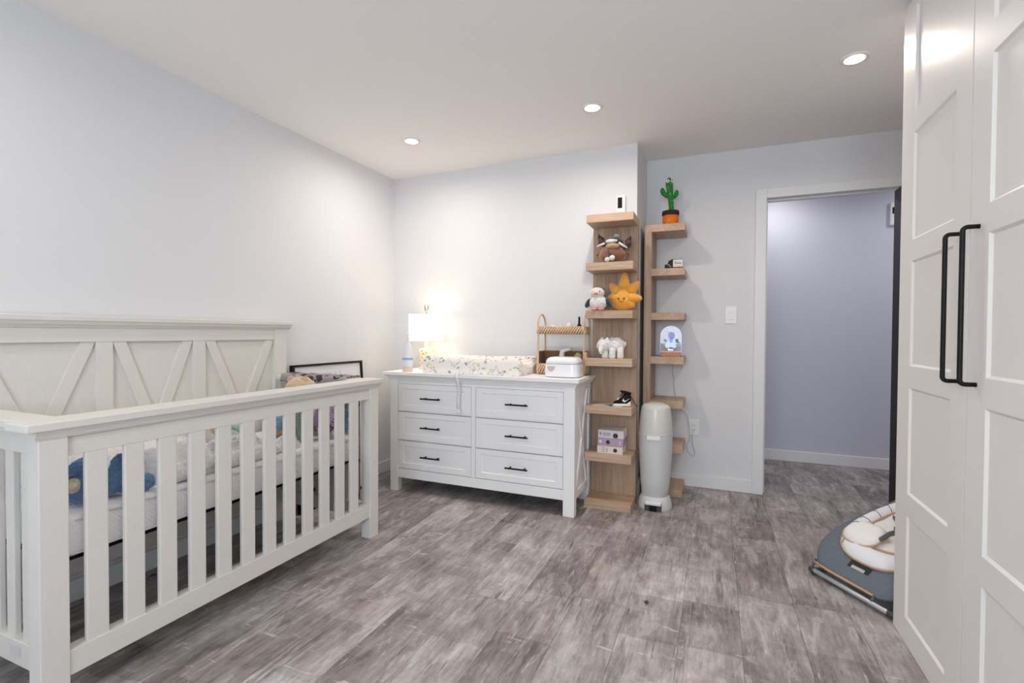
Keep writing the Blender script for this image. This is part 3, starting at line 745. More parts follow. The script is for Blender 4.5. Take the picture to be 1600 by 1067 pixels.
build('body', B(DXL + 0.02, DXRt - 0.02, DYF + 0.05, DYB - 0.005, 0.13, 0.80), mat('dresser_inside', S(120, 118, 116), 0.7), dr)
build('bottom_rail', B(xa, xb, DYF + 0.006, DYF + 0.03, 0.098, 0.163, bev=0.002), M_DRES, dr)
rows = [(0.578, 0.772), (0.372, 0.570), (0.166, 0.365)]
for ci, (x0, x1) in enumerate(((xa + 0.003, -1.508), (-1.472, xb - 0.003))):
    for z0, z1 in rows:
        us = [x0, x0 + 0.043, x1 - 0.043, x1]; vs = [z0 + 0.002, z0 + 0.040, z1 - 0.036, z1 - 0.002]
        fr = frame_grid(us, vs, lambda i, j: i == 1 and j == 1, 0.007, 0.004, 0.02, lambda u, v, w: (u, DYF + 0.006 - w, v))
        d = build('drawer_front', fr, M_DRES, dr)
        build('panel', B(us[1] - 0.002, us[2] + 0.002, DYF + 0.0128, DYF + 0.02, vs[1] - 0.002, vs[2] + 0.002), M_DRES, d)
        xc, zc = (x0 + x1) / 2, (z0 + z1) / 2; 
        if ci == 0: xc -= 0.012
        bm = bmesh.new(); tube(bm, [(xc - 0.077, DYF - 0.026, zc), (xc + 0.077, DYF - 0.026, zc)], 0.0055, 12)
        for s in (-0.05, 0.05): tube(bm, [(xc + s, DYF - 0.026, zc), (xc + s, DYF + 0.012, zc)], 0.0045, 10)
        build('handle', bm, M_BLACK, d, 'auto')
# side panels with crossed boards
for xs_, sg in ((DXRt, 1), (DXL, -1)):
    xo = xs_ - sg * 0.012
    build('side_panel', B(min(xo - sg * 0.012, xo), max(xo - sg * 0.012, xo), DYF + 0.055, DYB - 0.055, 0.10, 0.80), M_DRES, dr)
    for z0, z1 in ((0.10, 0.145), (0.765, 0.80)):
        build('side_rail', B(min(xo, xo + sg * 0.009), max(xo, xo + sg * 0.009), DYF + 0.055, DYB - 0.055, z0, z1), M_DRES, dr)
    ya, yb, za, zb = DYF + 0.055, DYB - 0.055, 0.145, 0.765
    for q in (0, 1):
        w = 0.034
        pts = [(ya, za), (ya + w, za), (yb, zb), (yb - w, zb)] if q == 0 else [(yb - w, za), (yb, za), (ya + w, zb), (ya, zb)]
        bm = bmesh.new(); prism(bm, pts, 0, xo - sg * 0.001, xo + sg * (0.009 - 0.001 * q)); build('cross_board', bm, M_DRES, dr)

# ------------------------------------------------------------------ on the dresser
# table lamp
def shade_mat():
    m = bpy.data.materials.new('lamp_shade_linen'); m.use_nodes = True; nt = m.node_tree; p = nt.nodes['Principled BSDF']
    p.inputs['Base Color'].default_value = S(250, 244, 234); p.inputs['Roughness'].default_value = 0.9
    p.inputs['Emission Color'].default_value = (1.0, 0.90, 0.76, 1); p.inputs['Emission Strength'].default_value = 0.95
    return m
LX, LY = -2.043, 3.20
t = thing('table_lamp', 'lit table lamp with a white drum shade on the dresser', 'lamp', (LX, LY, ZT))
bm = bmesh.new(); lathe(bm, [(0.126, 1.072), (0.134, 1.072), (0.134, 1.272), (0.126, 1.272), (0.126, 1.072)], 40, (LX, LY, 0)); 
build('lamp_shade', bm, shade_mat(), t, 'auto')
bm = bmesh.new()
for k in range(3): tube(bm, [(LX, LY, 1.262), (LX + 0.13 * math.cos(k * 2.094), LY + 0.13 * math.sin(k * 2.094), 1.262)], 0.002, 6)
build_each('spider_arm', bm, M_CHROME, t)
M_JAR = spots_mat('lamp_jar', S(246, 236, 214), [S(226, 190, 120), S(240, 214, 160), S(206, 160, 96)], 45, 0.45, 0.25)
bm = bmesh.new(); lathe(bm, [(0, ZT), (0.050, ZT), (0.054, ZT + 0.006), (0.054, 1.0), (0.046, 1.012), (0.02, 1.016), (0.014, 1.03), (0.014, 1.09), (0, 1.09)], 32, (LX, LY, 0)); build('base', bm, M_JAR, t, 'auto')
bm = bmesh.new(); lathe(bm, [(0, 1.09), (0.013, 1.09), (0.026, 1.12), (0.03, 1.145), (0.022, 1.17), (0, 1.18)], 20, (LX, LY, 0)); build('bulb', bm, mat('bulb_glow', (1, 1, 1, 1), 0.5, emit=((1, 0.85, 0.66, 1), 8)), t, True)
bm = bmesh.new(); tube(bm, [(LX, LY, 1.18), (LX, LY, 1.3)], 0.003, 8)
for s in (-1, 1): tube(bm, [(LX, LY, 1.298), (LX + s * 0.009, LY, 1.306), (LX + s * 0.015, LY, 1.322), (LX + s * 0.013, LY, 1.35)], [0.006, 0.006, 0.005, 0.002], 8)
build('finial', bm, mat('pewter', S(140, 140, 132), 0.4, metal=0.5), t, True)
pl = bpy.data.lights.new('bulb_light', 'POINT'); pl.energy = 0.35; pl.color = (1.0, 0.80, 0.58); pl.shadow_soft_size = 0.035
plo = bpy.data.objects.new('bulb_light', pl); COL.objects.link(plo); plo.location = (LX, LY, 1.22)

# lotion bottle
bX, bY = -2.003, 2.93
bX -= 0.025
t = thing('lotion_bottle', 'white and pale blue pump lotion bottle beside the lamp', 'bottle', (bX, bY, ZT))
bm = bmesh.new(); lathe(bm, [(0, ZT + 0.034), (0.039, ZT + 0.034), (0.040, ZT + 0.09), (0.036, ZT + 0.14), (0.026, ZT + 0.185), (0.014, ZT + 0.215), (0.012, ZT + 0.225), (0, ZT + 0.225)], 32, (bX, bY, 0), 1, 0.7); build('bottle_body', bm, mat('pale_blue_plastic', S(232, 237, 241), 0.3), t, 'auto')
bm = bmesh.new(); lathe(bm, [(0, ZT), (0.038, ZT), (0.040, ZT + 0.005), (0.040, ZT + 0.033), (0, ZT + 0.033)], 32, (bX, bY, 0), 1, 0.7); build('bottle_foot', bm, mat('peach_plastic', S(232, 206, 180), 0.4), t, 'auto')
bm = bmesh.new(); lathe(bm, [(0.0398, ZT + 0.085), (0.0405, ZT + 0.085), (0.0402, ZT + 0.10), (0.0395, ZT + 0.10)], 32, (bX, bY, 0), 1, 0.7); build('label_band', bm, mat('label_blue', S(150, 190, 214), 0.4), t)
bm = bmesh.new(); lathe(bm, [(0, ZT + 0.225), (0.013, ZT + 0.225), (0.013, ZT + 0.243), (0.005, ZT + 0.246), (0.005, ZT + 0.262), (0.011, ZT + 0.264), (0.011, ZT + 0.276), (0, ZT + 0.278)], 20, (bX, bY, 0)); tube(bm, [(bX, bY, ZT + 0.270), (bX + 0.02, bY - 0.022, ZT + 0.270), (bX + 0.026, bY - 0.028, ZT + 0.264)], 0.005, 8); build('pump', bm, M_WHITEP, t, 'auto')

# changing pad: dished cross-section extruded along the dresser
M_PAD = spots_mat('changing_pad_print', S(240, 236, 230), [S(226, 208, 164), S(176, 154, 136), S(196, 206, 198), S(234, 206, 196), S(160, 154, 154), S(216, 206, 188)], 26, 0.28, line=S(186, 180, 178))
t = thing('changing_pad', 'contoured changing pad with a small animal print on the dresser', 'changing pad', (-1.53, 3.07, ZT))
px0, px1, py0, py1 = -1.905, -1.165, 2.925, 3.30
cs = []
for k in range(41):
    v = k / 40; y = py0 + (py1 - py0) * v
    c = abs(2 * v - 1)
    h = 0.045 + 0.062 * min(1, (c / 0.86)) ** 2
    if c > 0.86: h = 0.107 * math.sqrt(max(0, 1 - ((c - 0.86) / 0.14) ** 2)) * 0.35 + 0.07
    cs.append((y, h))
bm = bmesh.new(); g = []
M_ = 48
for i in range(M_ + 1):
    u = i / M_; xx = px0 + (px1 - px0) * u
    e = min(u, 1 - u) * (px1 - px0)
    k = 1.0 if e > 0.03 else 0.72 + 0.28 * math.sqrt(max(0, 1 - ((0.03 - e) / 0.03) ** 2))
    lift = 0.012 * (abs(2 * u - 1)) ** 2
    g.append([bm.verts.new((xx + 0.0, y, ZT + 0.004 + (h + lift) * k)) for y, h in cs])
for i in range(M_):
    for j in range(40): bm.faces.new((g[i][j], g[i + 1][j], g[i + 1][j + 1], g[i][j + 1]))
rim = [g[i][0] for i in range(M_ + 1)] + [g[M_][j] for j in range(1, 41)] + [g[i][40] for i in range(M_ - 1, -1, -1)] + [g[0][j] for j in range(39, 0, -1)]
bot = [bm.verts.new((v.co.x * 0.985 + 0.015 * -1.535, v.co.y * 0.98 + 0.02 * 3.11, ZT + 0.0015)) for v in rim]
for k in range(len(rim)): bm.faces.new((rim[k], rim[(k + 1) % len(rim)], bot[(k + 1) % len(rim)], bot[k]))
bm.faces.new(bot)
build('pad_cover', bm, M_PAD, t, 'auto')
M_STRAP = mat('white_strap', S(238, 238, 242), 0.7)
bm = bmesh.new()
sp = [(2.93, ZT + 0.012), (2.90, ZT + 0.004), (2.866, ZT + 0.004), (2.857, ZT - 0.001), (2.857, ZT - 0.02), (2.876, ZT - 0.06), (2.884, ZT - 0.11), (2.874, ZT - 0.16), (2.886, ZT - 0.20), (2.884, ZT - 0.255)]
for k in range(len(sp) - 1):
    (ya, za), (yb, zb) = sp[k], sp[k + 1]
    w = 0.012; o_ = 0.004 * math.sin(k * 1.3); o2 = 0.004 * math.sin((k + 1) * 1.3)
    v = [bm.verts.new(c) for c in ((-1.588 - w + o_, ya, za), (-1.588 + w + o_, ya, za), (-1.588 + w + o2, yb, zb), (-1.588 - w + o2, yb, zb))]
    bm.faces.new(v)
bmesh.ops.remove_doubles(bm, verts=bm.verts[:], dist=0.0005)
bmesh.ops.solidify(bm, geom=bm.faces[:], thickness=0.002)
build('safety_strap', bm, M_STRAP, t, True, label='white strap hanging down the dresser front')
build('buckle', B(-1.604, -1.572, 2.872, 2.884, ZT - 0.262, ZT - 0.236, bev=0.003), M_WHITEP, t)
for xx in (-1.75, -1.475, -1.33):
    bm = bmesh.new(); tube(bm, [(xx, 2.925, ZT + 0.03), (xx + 0.004, 2.912, ZT + 0.015), (xx + 0.01, 2.9, ZT + 0.004), (xx + 0.02, 2.885, ZT + 0.004)], 0.003, 6); build('tie', bm, M_STRAP, t, True)

# two-tier wicker basket
M_WICK = mat('wicker', S(212, 182, 148), 0.8, bump=(90, 0.6, 0.003), var=(70, 0.22))
M_WICKD = mat('wicker_dark', S(120, 94, 68), 0.85, bump=(90, 0.6, 0.003), var=(70, 0.25))
BX0, BX1, BY0, BY1 = -1.125, -0.805, 3.165, 3.312
t = thing('tiered_basket', 'two-tier woven wicker basket with arched handles on the dresser', 'basket', ((BX0 + BX1) / 2, 3.25, ZT))
for xx in (BX0, BX1):
    pts = [(xx, BY0, ZT + 0.001)] + [(xx, BY0, z) for z in (0.95, 1.05, 1.12, 1.18)] + [(xx, (BY0 + BY1) / 2 - 0.08 * math.cos(a), 1.18 + 0.085 * math.sin(a)) for a in [k * PI / 12 for k in range(1, 12)]] + [(xx, BY1, z) for z in (1.18, 1.12, 1.05, 0.95, ZT + 0.001)]
    bm = bmesh.new(); tube(bm, pts, 0.0065, 10); build('handle', bm, M_WICK, t, True)
def weave_tray(name, z0, z1, zf):
    bm = bmesh.new()
    th = 0.004
    bx(bm, BX0, BX1, BY0, BY1, z0, z0 + 0.006)
    bx(bm, BX0, BX1, BY0 - th, BY0 + th, z0, zf); bx(bm, BX0, BX1, BY1 - th, BY1 + th, z0, z1)
    for xx in (BX0, BX1): bx(bm, xx - th, xx + th, BY0, BY1, z0, z1)
    o = build(name, bm, M_WICKD, t)
    bm = bmesh.new(); h = z1 - z0; st = 0.0185
    n = int((BX1 - BX0 + 0.02) / st)
    for k in range(n):
        xa_ = BX0 - 0.01 + k * st
        tube(bm, [(max(BX0, xa_ - 0.004), BY0 - 0.005, z0 + 0.003), (min(BX1, max(BX0, xa_ + 0.010)), BY0 - 0.009, (z0 + zf) / 2), (min(BX1, xa_ + 0.026), BY0 - 0.005, zf - 0.002)], 0.0066, 7)
    for xx, s in ((BX0, -1), (BX1, 1)):
        for k in range(int((BY1 - BY0) / st)):
            ya_ = BY0 + k * st
            tube(bm, [(xx + s * 0.005, ya_, z0 + 0.003), (xx + s * 0.009, ya_ + 0.006, (z0 + z1) / 2), (xx + s * 0.005, min(BY1, ya_ + 0.016), z1 - 0.002)], 0.0066, 7)
    tube(bm, [(BX0, BY0 - 0.004, zf), (BX1, BY0 - 0.004, zf)], 0.005, 8); tube(bm, [(BX0, BY1 + 0.004, z1), (BX1, BY1 + 0.004, z1)], 0.005, 8)
    build('woven_strands', bm, M_WICK, o, True)['kind'] = 'stuff'
weave_tray('upper_tray', 1.13, 1.178, 1.178)
weave_tray('lower_tray', ZT + 0.004, 1.012, 0.925)
tz = 1.137
tb = thing('hair_brush', 'small black-handled baby brush standing in the upper basket tray', 'brush', (-0.855, 3.24, tz))
bm = bmesh.new(); lathe(bm, [(0, tz), (0.03, tz), (0.028, tz + 0.03), (0.014, tz + 0.052), (0.007, tz + 0.064), (0.0065, tz + 0.11), (0, tz + 0.112)], 20, (-0.855, 3.23, 0)); build('brush_body', bm, M_BLK, tb, 'auto')
bm = bmesh.new(); blob(bm, (-0.925, 3.23, tz + 0.036), (0.028, 0.026, 0.036)); tag(build('pink_ball', bm, mat('pink_plastic', S(240, 214, 206), 0.5), None, True), 'pale pink rounded bottle top in the upper basket tray', 'bottle')
for k, (xx, cc, lab) in enumerate(((-1.045, (238, 232, 226), 'cream folded cloth at the left of the upper basket tray'), (-0.982, (206, 202, 198), 'grey folded cloth in the middle of the upper basket tray'))):
    bm = bmesh.new(); blob(bm, (xx, 3.245, tz + 0.0275), (0.027, 0.045, 0.0265), fuzz=0.003, fs=50); tag(build('folded_cloth', bm, mat('cloth_%d' % k, S(*cc), 0.9), None, True), lab, 'cloth')
bm = bmesh.new(); blob(bm, (-0.865, 3.25, ZT + 0.08), (0.035, 0.04, 0.069), fuzz=0.005, fs=60); tag(build('knit_pouch', bm, mat('straw_knit', S(206, 184, 140), 0.9, bump=(140, 0.9, 0.004), var=(60, 0.3)), None, True), 'straw-coloured knitted pouch in the lower basket tray', 'pouch')
bm = bmesh.new(); tube(bm, [(-0.985, 3.235, 0.868), (-0.98, 3.235, 0.95), (-0.972, 3.235, 1.012), (-0.95, 3.235, 1.022), (-0.915, 3.235, 1.030)], [0.022, 0.022, 0.018, 0.014, 0.012], 12); tag(build('cream_tube', bm, mat('tube_white', S(238, 228, 228), 0.4), None, True), 'white and pink cream tube bent over in the lower basket tray', 'tube')

# wipe warmer
t = thing('wipe_warmer', 'glossy white wipe warmer box in front of the wicker basket', 'box', (-0.905, 3.05, ZT))
t.rotation_euler = (0, 0, 0)
M_GLOSS = mat('gloss_white_plastic', S(242, 242, 244), 0.2)
def rrect(bm, rings_):
    R = []
    for z, hx, hy, rc in rings_:
        row = []
        for qx, qy, a0 in ((1, 1, 0), (-1, 1, 90), (-1, -1, 180), (1, -1, 270)):
            for k in range(7):
                a = math.radians(a0 + 15 * k); row.append(bm.verts.new((-0.9025 + qx * (hx - rc) + rc * math.cos(a), 3.045 + qy * (hy - rc) + rc * math.sin(a), ZT + z)))
        R.append(row)
    for A, Bq in zip(R, R[1:]):
        for k in range(28): bm.faces.new((A[k], A[(k + 1) % 28], Bq[(k + 1) % 28], Bq[k]))
    bm.faces.new(R[0]); bm.faces.new(R[-1])
bm = bmesh.new(); rrect(bm, [(0.004, 0.108, 0.086, 0.04), (0.010, 0.114, 0.092, 0.045), (0.05, 0.113, 0.091, 0.045), (0.084, 0.110, 0.088, 0.045)]); build('body', bm, M_GLOSS, t, 'auto')
bm = bmesh.new(); rrect(bm, [(0.0855, 0.110, 0.088, 0.045), (0.105, 0.107, 0.085, 0.045), (0.118, 0.100, 0.078, 0.042), (0.126, 0.088, 0.066, 0.04), (0.129, 0.07, 0.05, 0.03)]); build('lid', bm, M_GLOSS, t, True)
bm = bmesh.new(); bx(bm, -0.98, -0.83, 2.975, 3.11, ZT + 0.0, ZT + 0.006); build('foot', bm, M_DKGREY, t)
bm = bmesh.new(); pts = [(-0.962 + 0.026 * math.sin(a) * (1.0), ZT + 0.072 + (0.034 * -math.cos(a) if abs(a) < PI / 2 else 0)) for a in [(-90 + k * 15) * PI / 180 for k in range(13)]]
prism(bm, pts, 1, 2.9525, 2.962); build('window', bm, mat('smoked_plastic', S(206, 192, 178), 0.3), t, label='smoke-tinted view window')

# ------------------------------------------------------------------ oak tower shelves
TOPS = [1.90, 1.592, 1.283, 0.975, 0.667, 0.358, 0.05]
def tower(label, loc, rz, depth):
    t = thing('tower_shelf', label, 'shelf', loc, rz, group='oak tower shelves', local=True)
    build('back_panel', B(-0.15, 0.15, -0.05, 0, 0, TOPS[0] - 0.05, bev=0.0008, seg=1), M_OAKV, t)
    for z in TOPS:
        build('shelf_board', B(-0.15, 0.15, -depth, -0.05 if z < 1.8 else 0, z - 0.05, z, bev=0.0008, seg=1), M_OAKH, t)
    return t
S1Y = 3.375
tower('oak tower shelf against the wall beside the dresser, full of plush toys', (-0.634, S1Y, 0), 0.0, 0.255)
tower('oak tower shelf seen edge-on behind the grey pail, with the cactus on top', (-0.474, 3.708, 0), PI / 2, 0.270)

# control on the wall above the shelf
t = thing('wall_control', 'small white control with a black screen on the wall above the shelf', 'thermostat', (-0.606, 3.39, 2.02))
build('housing', B(-0.636, -0.577, 3.362, 3.39, 1.955, 2.076, bev=0.004), M_WHITEP, t)
build('screen', B(-0.628, -0.598, 3.3605, 3.364, 1.988, 2.060), M_BLK, t)

# moose
F_MOOSE = fur('moose', (124, 80, 54), 140, 0.7); F_ANT = fur('antler', (58, 28, 28), 200, 0.4)
zz = TOPS[1]; cx, cy = -0.63, 3.215
t = thing('plush_moose', 'round brown plush moose in a knitted hat on the tower shelf', 'plush toy', (cx, cy, zz))
bm = bmesh.new(); blob(bm, (cx, cy, zz + 0.066), (0.086, 0.070, 0.069), fuzz=0.005, fs=70, taper=-0.22); build('body', bm, F_MOOSE, t, True)
bm = bmesh.new(); blob(bm, (cx + 0.008, cy - 0.050, zz + 0.106), (0.043, 0.026, 0.020), fuzz=0.002, fs=60); build('muzzle', bm, fur('muzzle', (176, 140, 98)), t, True)
for s in (-1, 1):
    bm = bmesh.new(); blob(bm, (cx + s * 0.088, cy + 0.0, zz + 0.070), (0.024, 0.018, 0.015), (0, s * 0.5, 0), fuzz=0.002, fs=60); build('ear', bm, F_MOOSE, t, True)
    bm = bmesh.new()
    tube(bm, [(cx + s * 0.045, cy - 0.005, zz + 0.125), (cx + s * 0.075, cy - 0.01, zz + 0.137), (cx + s * 0.088, cy - 0.01, zz + 0.165)], [0.016, 0.022, 0.016], 12)
    for dx, h in ((0.062, 0.024), (0.074, 0.034), (0.088, 0.046)): blob(bm, (cx + s * dx, cy - 0.01, zz + 0.138 + h / 2), (0.010, 0.011, h / 2 + 0.014), nu=14, nv=12)
    if s > 0: bmesh.ops.translate(bm, vec=(0.026, 0, -0.024), verts=bm.verts[:])
    build('antler', bm, F_ANT, t, True)
    bm = bmesh.new(); tube(bm, [(cx + s * 0.045, cy - 0.042, zz + 0.128), (cx + s * 0.075, cy - 0.032, zz + (0.122 if s < 0 else 0.108)), (cx + s * 0.098, cy - 0.024, zz + (0.112 if s < 0 else 0.094))], [0.008, 0.007, 0.005], 10); build('hat_flap', bm, fur('offwhite', (232, 226, 218)), t, True)
bm = bmesh.new(); blob(bm, (cx + 0.010, cy - 0.004, zz + 0.140), (0.058, 0.052, 0.036), fuzz=0.002, fs=60); build('hat_crown', bm, fur('pine', (40, 46, 38)), t, True)
bm = bmesh.new(); blob(bm, (cx + 0.002, cy - 0.032, zz + 0.140), (0.043, 0.034, 0.016), fuzz=0.003, fs=90); build('hat_brim', bm, fur('offwhite', (232, 226, 218)), t, True)
bm = bmesh.new(); blob(bm, (cx + 0.022, cy, zz + 0.178), (0.017, 0.017, 0.014), fuzz=0.003, fs=90); build('hat_pompom', bm, fur('oatmeal', (206, 192, 180)), t, True)
bm = bmesh.new(); tube(bm, [(cx - 0.02, cy - 0.078, zz + 0.088), (cx - 0.005, cy - 0.082, zz + 0.065), (cx + 0.002, cy - 0.083, zz + 0.04), (cx - 0.006, cy - 0.083, zz + 0.022)], 0.004, 8); tube(bm, [(cx - 0.005, cy - 0.084, zz + 0.07), (cx + 0.01, cy - 0.085, zz + 0.035)], 0.004, 8); build('cord', bm, fur('pine', (40, 46, 38)), t, True)
bm = bmesh.new(); blob(bm, (cx - 0.018, cy - 0.088, zz + 0.0165), (0.016, 0.014, 0.0155), fuzz=0.002, fs=90); blob(bm, (cx + 0.014, cy - 0.088, zz + 0.026), (0.017, 0.014, 0.0175), fuzz=0.002, fs=90); build_each('cord_pompom', bm, fur('offwhite', (232, 226, 218)), t)

# penguin
zz = TOPS[2]; cx, cy = -0.712, 3.175
F_WHITE = fur('white', (236, 230, 222)); F_NAVY = fur('navy', (44, 48, 64))
t = thing('plush_penguin', 'small plush penguin with an orange beak on the tower shelf', 'plush toy', (cx, cy, zz))
bm = bmesh.new(); blob(bm, (cx, cy - 0.006, zz + 0.052), (0.060, 0.046, 0.047), fuzz=0.003, fs=80); build('belly', bm, F_WHITE, t, True)
bm = bmesh.new(); blob(bm, (cx, cy + 0.018, zz + 0.056), (0.064, 0.044, 0.052), fuzz=0.003, fs=80); build('back', bm, F_NAVY, t, True)
bm = bmesh.new(); blob(bm, (cx - 0.008, cy - 0.006, zz + 0.117), (0.048, 0.042, 0.037), fuzz=0.002, fs=80); build('face', bm, fur('facewhite', (222, 214, 208)), t, True)
bm = bmesh.new(); blob(bm, (cx - 0.004, cy + 0.014, zz + 0.122), (0.050, 0.040, 0.038), fuzz=0.002, fs=80); build('hood', bm, fur('slate', (84, 78, 84)), t, True)
for s in (-1, 1):
    bm = bmesh.new(); blob(bm, (cx + s * 0.066, cy - 0.005, zz + 0.052), (0.018, 0.026, 0.034), (0, -s * 0.55, 0), fuzz=0.002, fs=80); build('wing', bm, F_NAVY, t, True)
    bm = bmesh.new(); blob(bm, (cx + 0.004 + s * 0.024, cy - 0.05, zz + 0.0095), (0.021, 0.022, 0.0095)); build('foot', bm, fur('footorange', (236, 148, 112)), t, True)
bm = bmesh.new(); eye(bm, (cx - 0.030, cy - 0.040, zz + 0.124), 0.004); eye(bm, (cx + 0.016, cy - 0.042, zz + 0.124), 0.004); build_each('eye', bm, M_BLK, t)
bm = bmesh.new(); blob(bm, (cx - 0.008, cy - 0.053, zz + 0.110), (0.014, 0.013, 0.009)); build('beak', bm, fur('beak', (226, 140, 92)), t, True)
# sun
F_SUN = mat('sun_plush', S(232, 164, 62), 0.95, bump=(260, 0.35, 0.002), sheen=0.5)
cx, cy = -0.558, 3.225
t = thing('plush_sun', 'golden yellow plush sun with rays and a smile on the tower shelf', 'plush toy', (cx, cy, zz))
ctr = Vector((cx, cy, zz + 0.088))
bm = bmesh.new(); blob(bm, ctr, (0.083, 0.048, 0.084), fuzz=0.004, fs=25); build('body', bm, F_SUN, t, True)
for a, l in ((88, 0.165), (135, 0.130), (45, 0.140), (178, 0.105), (-5, 0.125), (-52, 0.115), (-128, 0.110)):
    a = math.radians(a); dv = Vector((math.cos(a), 0, math.sin(a)))
    yo = -0.02 if a < 0 and a > -2 else 0.0
    tip = ctr + dv * l + Vector((0, yo, 0))
    if tip.z < zz + 0.024: tip.z = zz + 0.024
    tip.x = min(tip.x, -0.438)
    pts = [ctr + (tip - ctr) * k for k in (0.35, 0.5, 0.62, 0.75, 0.86, 0.95, 1.0)]
    bm = bmesh.new(); tube(bm, pts, [0.044, 0.038, 0.032, 0.026, 0.021, 0.014, 0.004], 16); 
    for v in bm.verts: v.co.z = max(v.co.z, zz + 0.0005)
    build('ray', bm, F_SUN, t, True)
bm = bmesh.new(); eye(bm, (cx - 0.026, cy - 0.046, zz + 0.078), 0.005); eye(bm, (cx + 0.010, cy - 0.049, zz + 0.078), 0.005); build_each('eye', bm, M_BLK, t); bm = bmesh.new()
tube(bm, [(cx - 0.022 + 0.026 * k / 6, cy - 0.0475, zz + 0.064 - 0.007 * math.sin(PI * k / 6)) for k in range(7)], 0.0014, 6); build('smile', bm, M_BLK, t, True)

# white plush animal
zz = TOPS[3]; cx, cy = -0.63, 3.20
t = thing('plush_lamb', 'white fluffy four-legged plush animal with floppy ears on the tower shelf', 'plush toy', (cx, cy, zz))
F_W2 = mat('white_fluff', S(236, 233, 230), 0.95, bump=(120, 1.0, 0.006), sheen=0.4)
bm = bmesh.new(); blob(bm, (cx + 0.022, cy + 0.008, zz + 0.085), (0.066, 0.046, 0.050), fuzz=0.010, fs=70); build('body', bm, F_W2, t, True)
bm = bmesh.new(); blob(bm, (cx - 0.045, cy - 0.024, zz + 0.083), (0.038, 0.036, 0.042), fuzz=0.006, fs=70); tube(bm, [(cx - 0.055, cy - 0.05, zz + 0.075), (cx - 0.058, cy - 0.062, zz + 0.05), (cx - 0.052, cy - 0.066, zz + 0.028)], [0.018, 0.014, 0.010], 12); build('head', bm, F_W2, t, True)
bm = bmesh.new(); blob(bm, (cx - 0.074, cy - 0.012, zz + 0.098), (0.013, 0.022, 0.042), (0, 0.5, 0), fuzz=0.005, fs=70); build('ear', bm, F_W2, t, True)
bm = bmesh.new(); blob(bm, (cx - 0.010, cy - 0.040, zz + 0.092), (0.016, 0.014, 0.045), (0, -0.3, 0), fuzz=0.005, fs=70); build('ear', bm, F_W2, t, True)
for dx, dy in ((-0.035, -0.022), (0.012, -0.032), (0.062, -0.022), (0.05, 0.03)):
    bm = bmesh.new(); lathe(bm, [(0, 0), (0.019, 0), (0.023, 0.008), (0.021, 0.04), (0.02, 0.07), (0, 0.075)], 16, (cx + dx, cy + dy, zz)); build('leg', bm, F_W2, t, True)
bm = bmesh.new(); blob(bm, (cx + 0.086, cy, zz + 0.095), (0.012, 0.01, 0.014), fuzz=0.003, fs=80); build('tail', bm, F_W2, t, True)

# sneaker and leaflet
zz = TOPS[4]
t = thing('leaflet', 'thin white printed leaflet lying under the baby sneaker', 'paper', (-0.64, 3.18, zz))
bm = bmesh.new(); prism(bm, [(-0.735, 3.135), (-0.55, 3.128), (-0.545, 3.26), (-0.725, 3.275)], 2, zz + 0.0005, zz + 0.003); build('sheet', bm, mat('leaflet_paper', S(216, 206, 200), 0.6), t)
bm = bmesh.new(); prism(bm, [(-0.66, 3.145), (-0.60, 3.143), (-0.60, 3.20), (-0.66, 3.205)], 2, zz + 0.003, zz + 0.0034); build('printed_patch', bm, mat('print_grey', S(150, 140, 138), 0.6), t)
zz += 0.0036
Msh = Matrix.Translation((-0.555, 3.175, zz)) @ Matrix.Rotation(math.radians(12), 4, 'Z')
t = thing('baby_sneaker', 'tiny black and white high-top sneaker with loose laces', 'shoe', (-0.555, 3.175, zz))
def shp(name, bm, m, **k):
    bmesh.ops.transform(bm, matrix=Msh, verts=bm.verts[:]); return build(name, bm, m, t, True, **k)
outline = [(-0.062, 0.0), (-0.058, -0.018), (-0.042, -0.026), (-0.01, -0.025), (0.03, -0.021), (0.052, -0.018), (0.06, 0), (0.052, 0.018), (0.03, 0.021), (-0.01, 0.025), (-0.042, 0.026), (-0.058, 0.018)]
bm = bmesh.new(); prism(bm, outline, 2, 0, 0.016, bev=0.003); shp('sole', bm, mat('sole_white', S(236, 234, 230), 0.5))
bm = bmesh.new()
secs = [(-0.056, 0.010, 0.020), (-0.045, 0.021, 0.030), (-0.025, 0.023, 0.036), (-0.005, 0.022, 0.054), (0.012, 0.021, 0.080), (0.035, 0.020, 0.086), (0.052, 0.016, 0.078), (0.058, 0.008, 0.060)]
rr = []
for sx, w, h in secs:
    rr.append([bm.verts.new((sx, w * math.cos(a) * (1 if math.sin(a) < 0.6 else 0.85), 0.013 + (h - 0.013) * (0.5 + 0.5 * math.sin(a)))) for a in [k * PI / 8 for k in range(16)]])
for A, Bq in zip(rr, rr[1:]):
    for k in range(16): bm.faces.new((A[k], A[(k + 1) % 16], Bq[(k + 1) % 16], Bq[k]))
bm.faces.new(rr[0]); bm.faces.new(rr[-1]); shp('upper', bm, M_BLK)
bm = bmesh.new(); tube(bm, [(0.024 + 0.03 * math.cos(a), 0.019 * math.sin(a), 0.088 - 0.006 * math.cos(a)) for a in [k * PI / 8 for k in range(16)]], 0.006, 8, closed=True); shp('collar', bm, M_BLK)
bm = bmesh.new(); prism(bm, [(0.002, 0.034), (0.018, 0.026), (0.050, 0.052), (0.024, 0.036), (0.012, 0.040), (0.010, 0.052)], 1, -0.0240, -0.019); prism(bm, [(0.030, 0.014), (0.055, 0.014), (0.055, 0.034), (0.036, 0.022)], 1, -0.0215, -0.014); prism(bm, [(-0.032, 0.040), (-0.022, 0.044), (-0.018, 0.056), (-0.028, 0.050)], 1, -0.0245, -0.010); bmesh.ops.transform(bm, matrix=Msh, verts=bm.verts[:]); build_each('white_overlay', bm, MATS['sole_white'], t, False)
bm = bmesh.new()
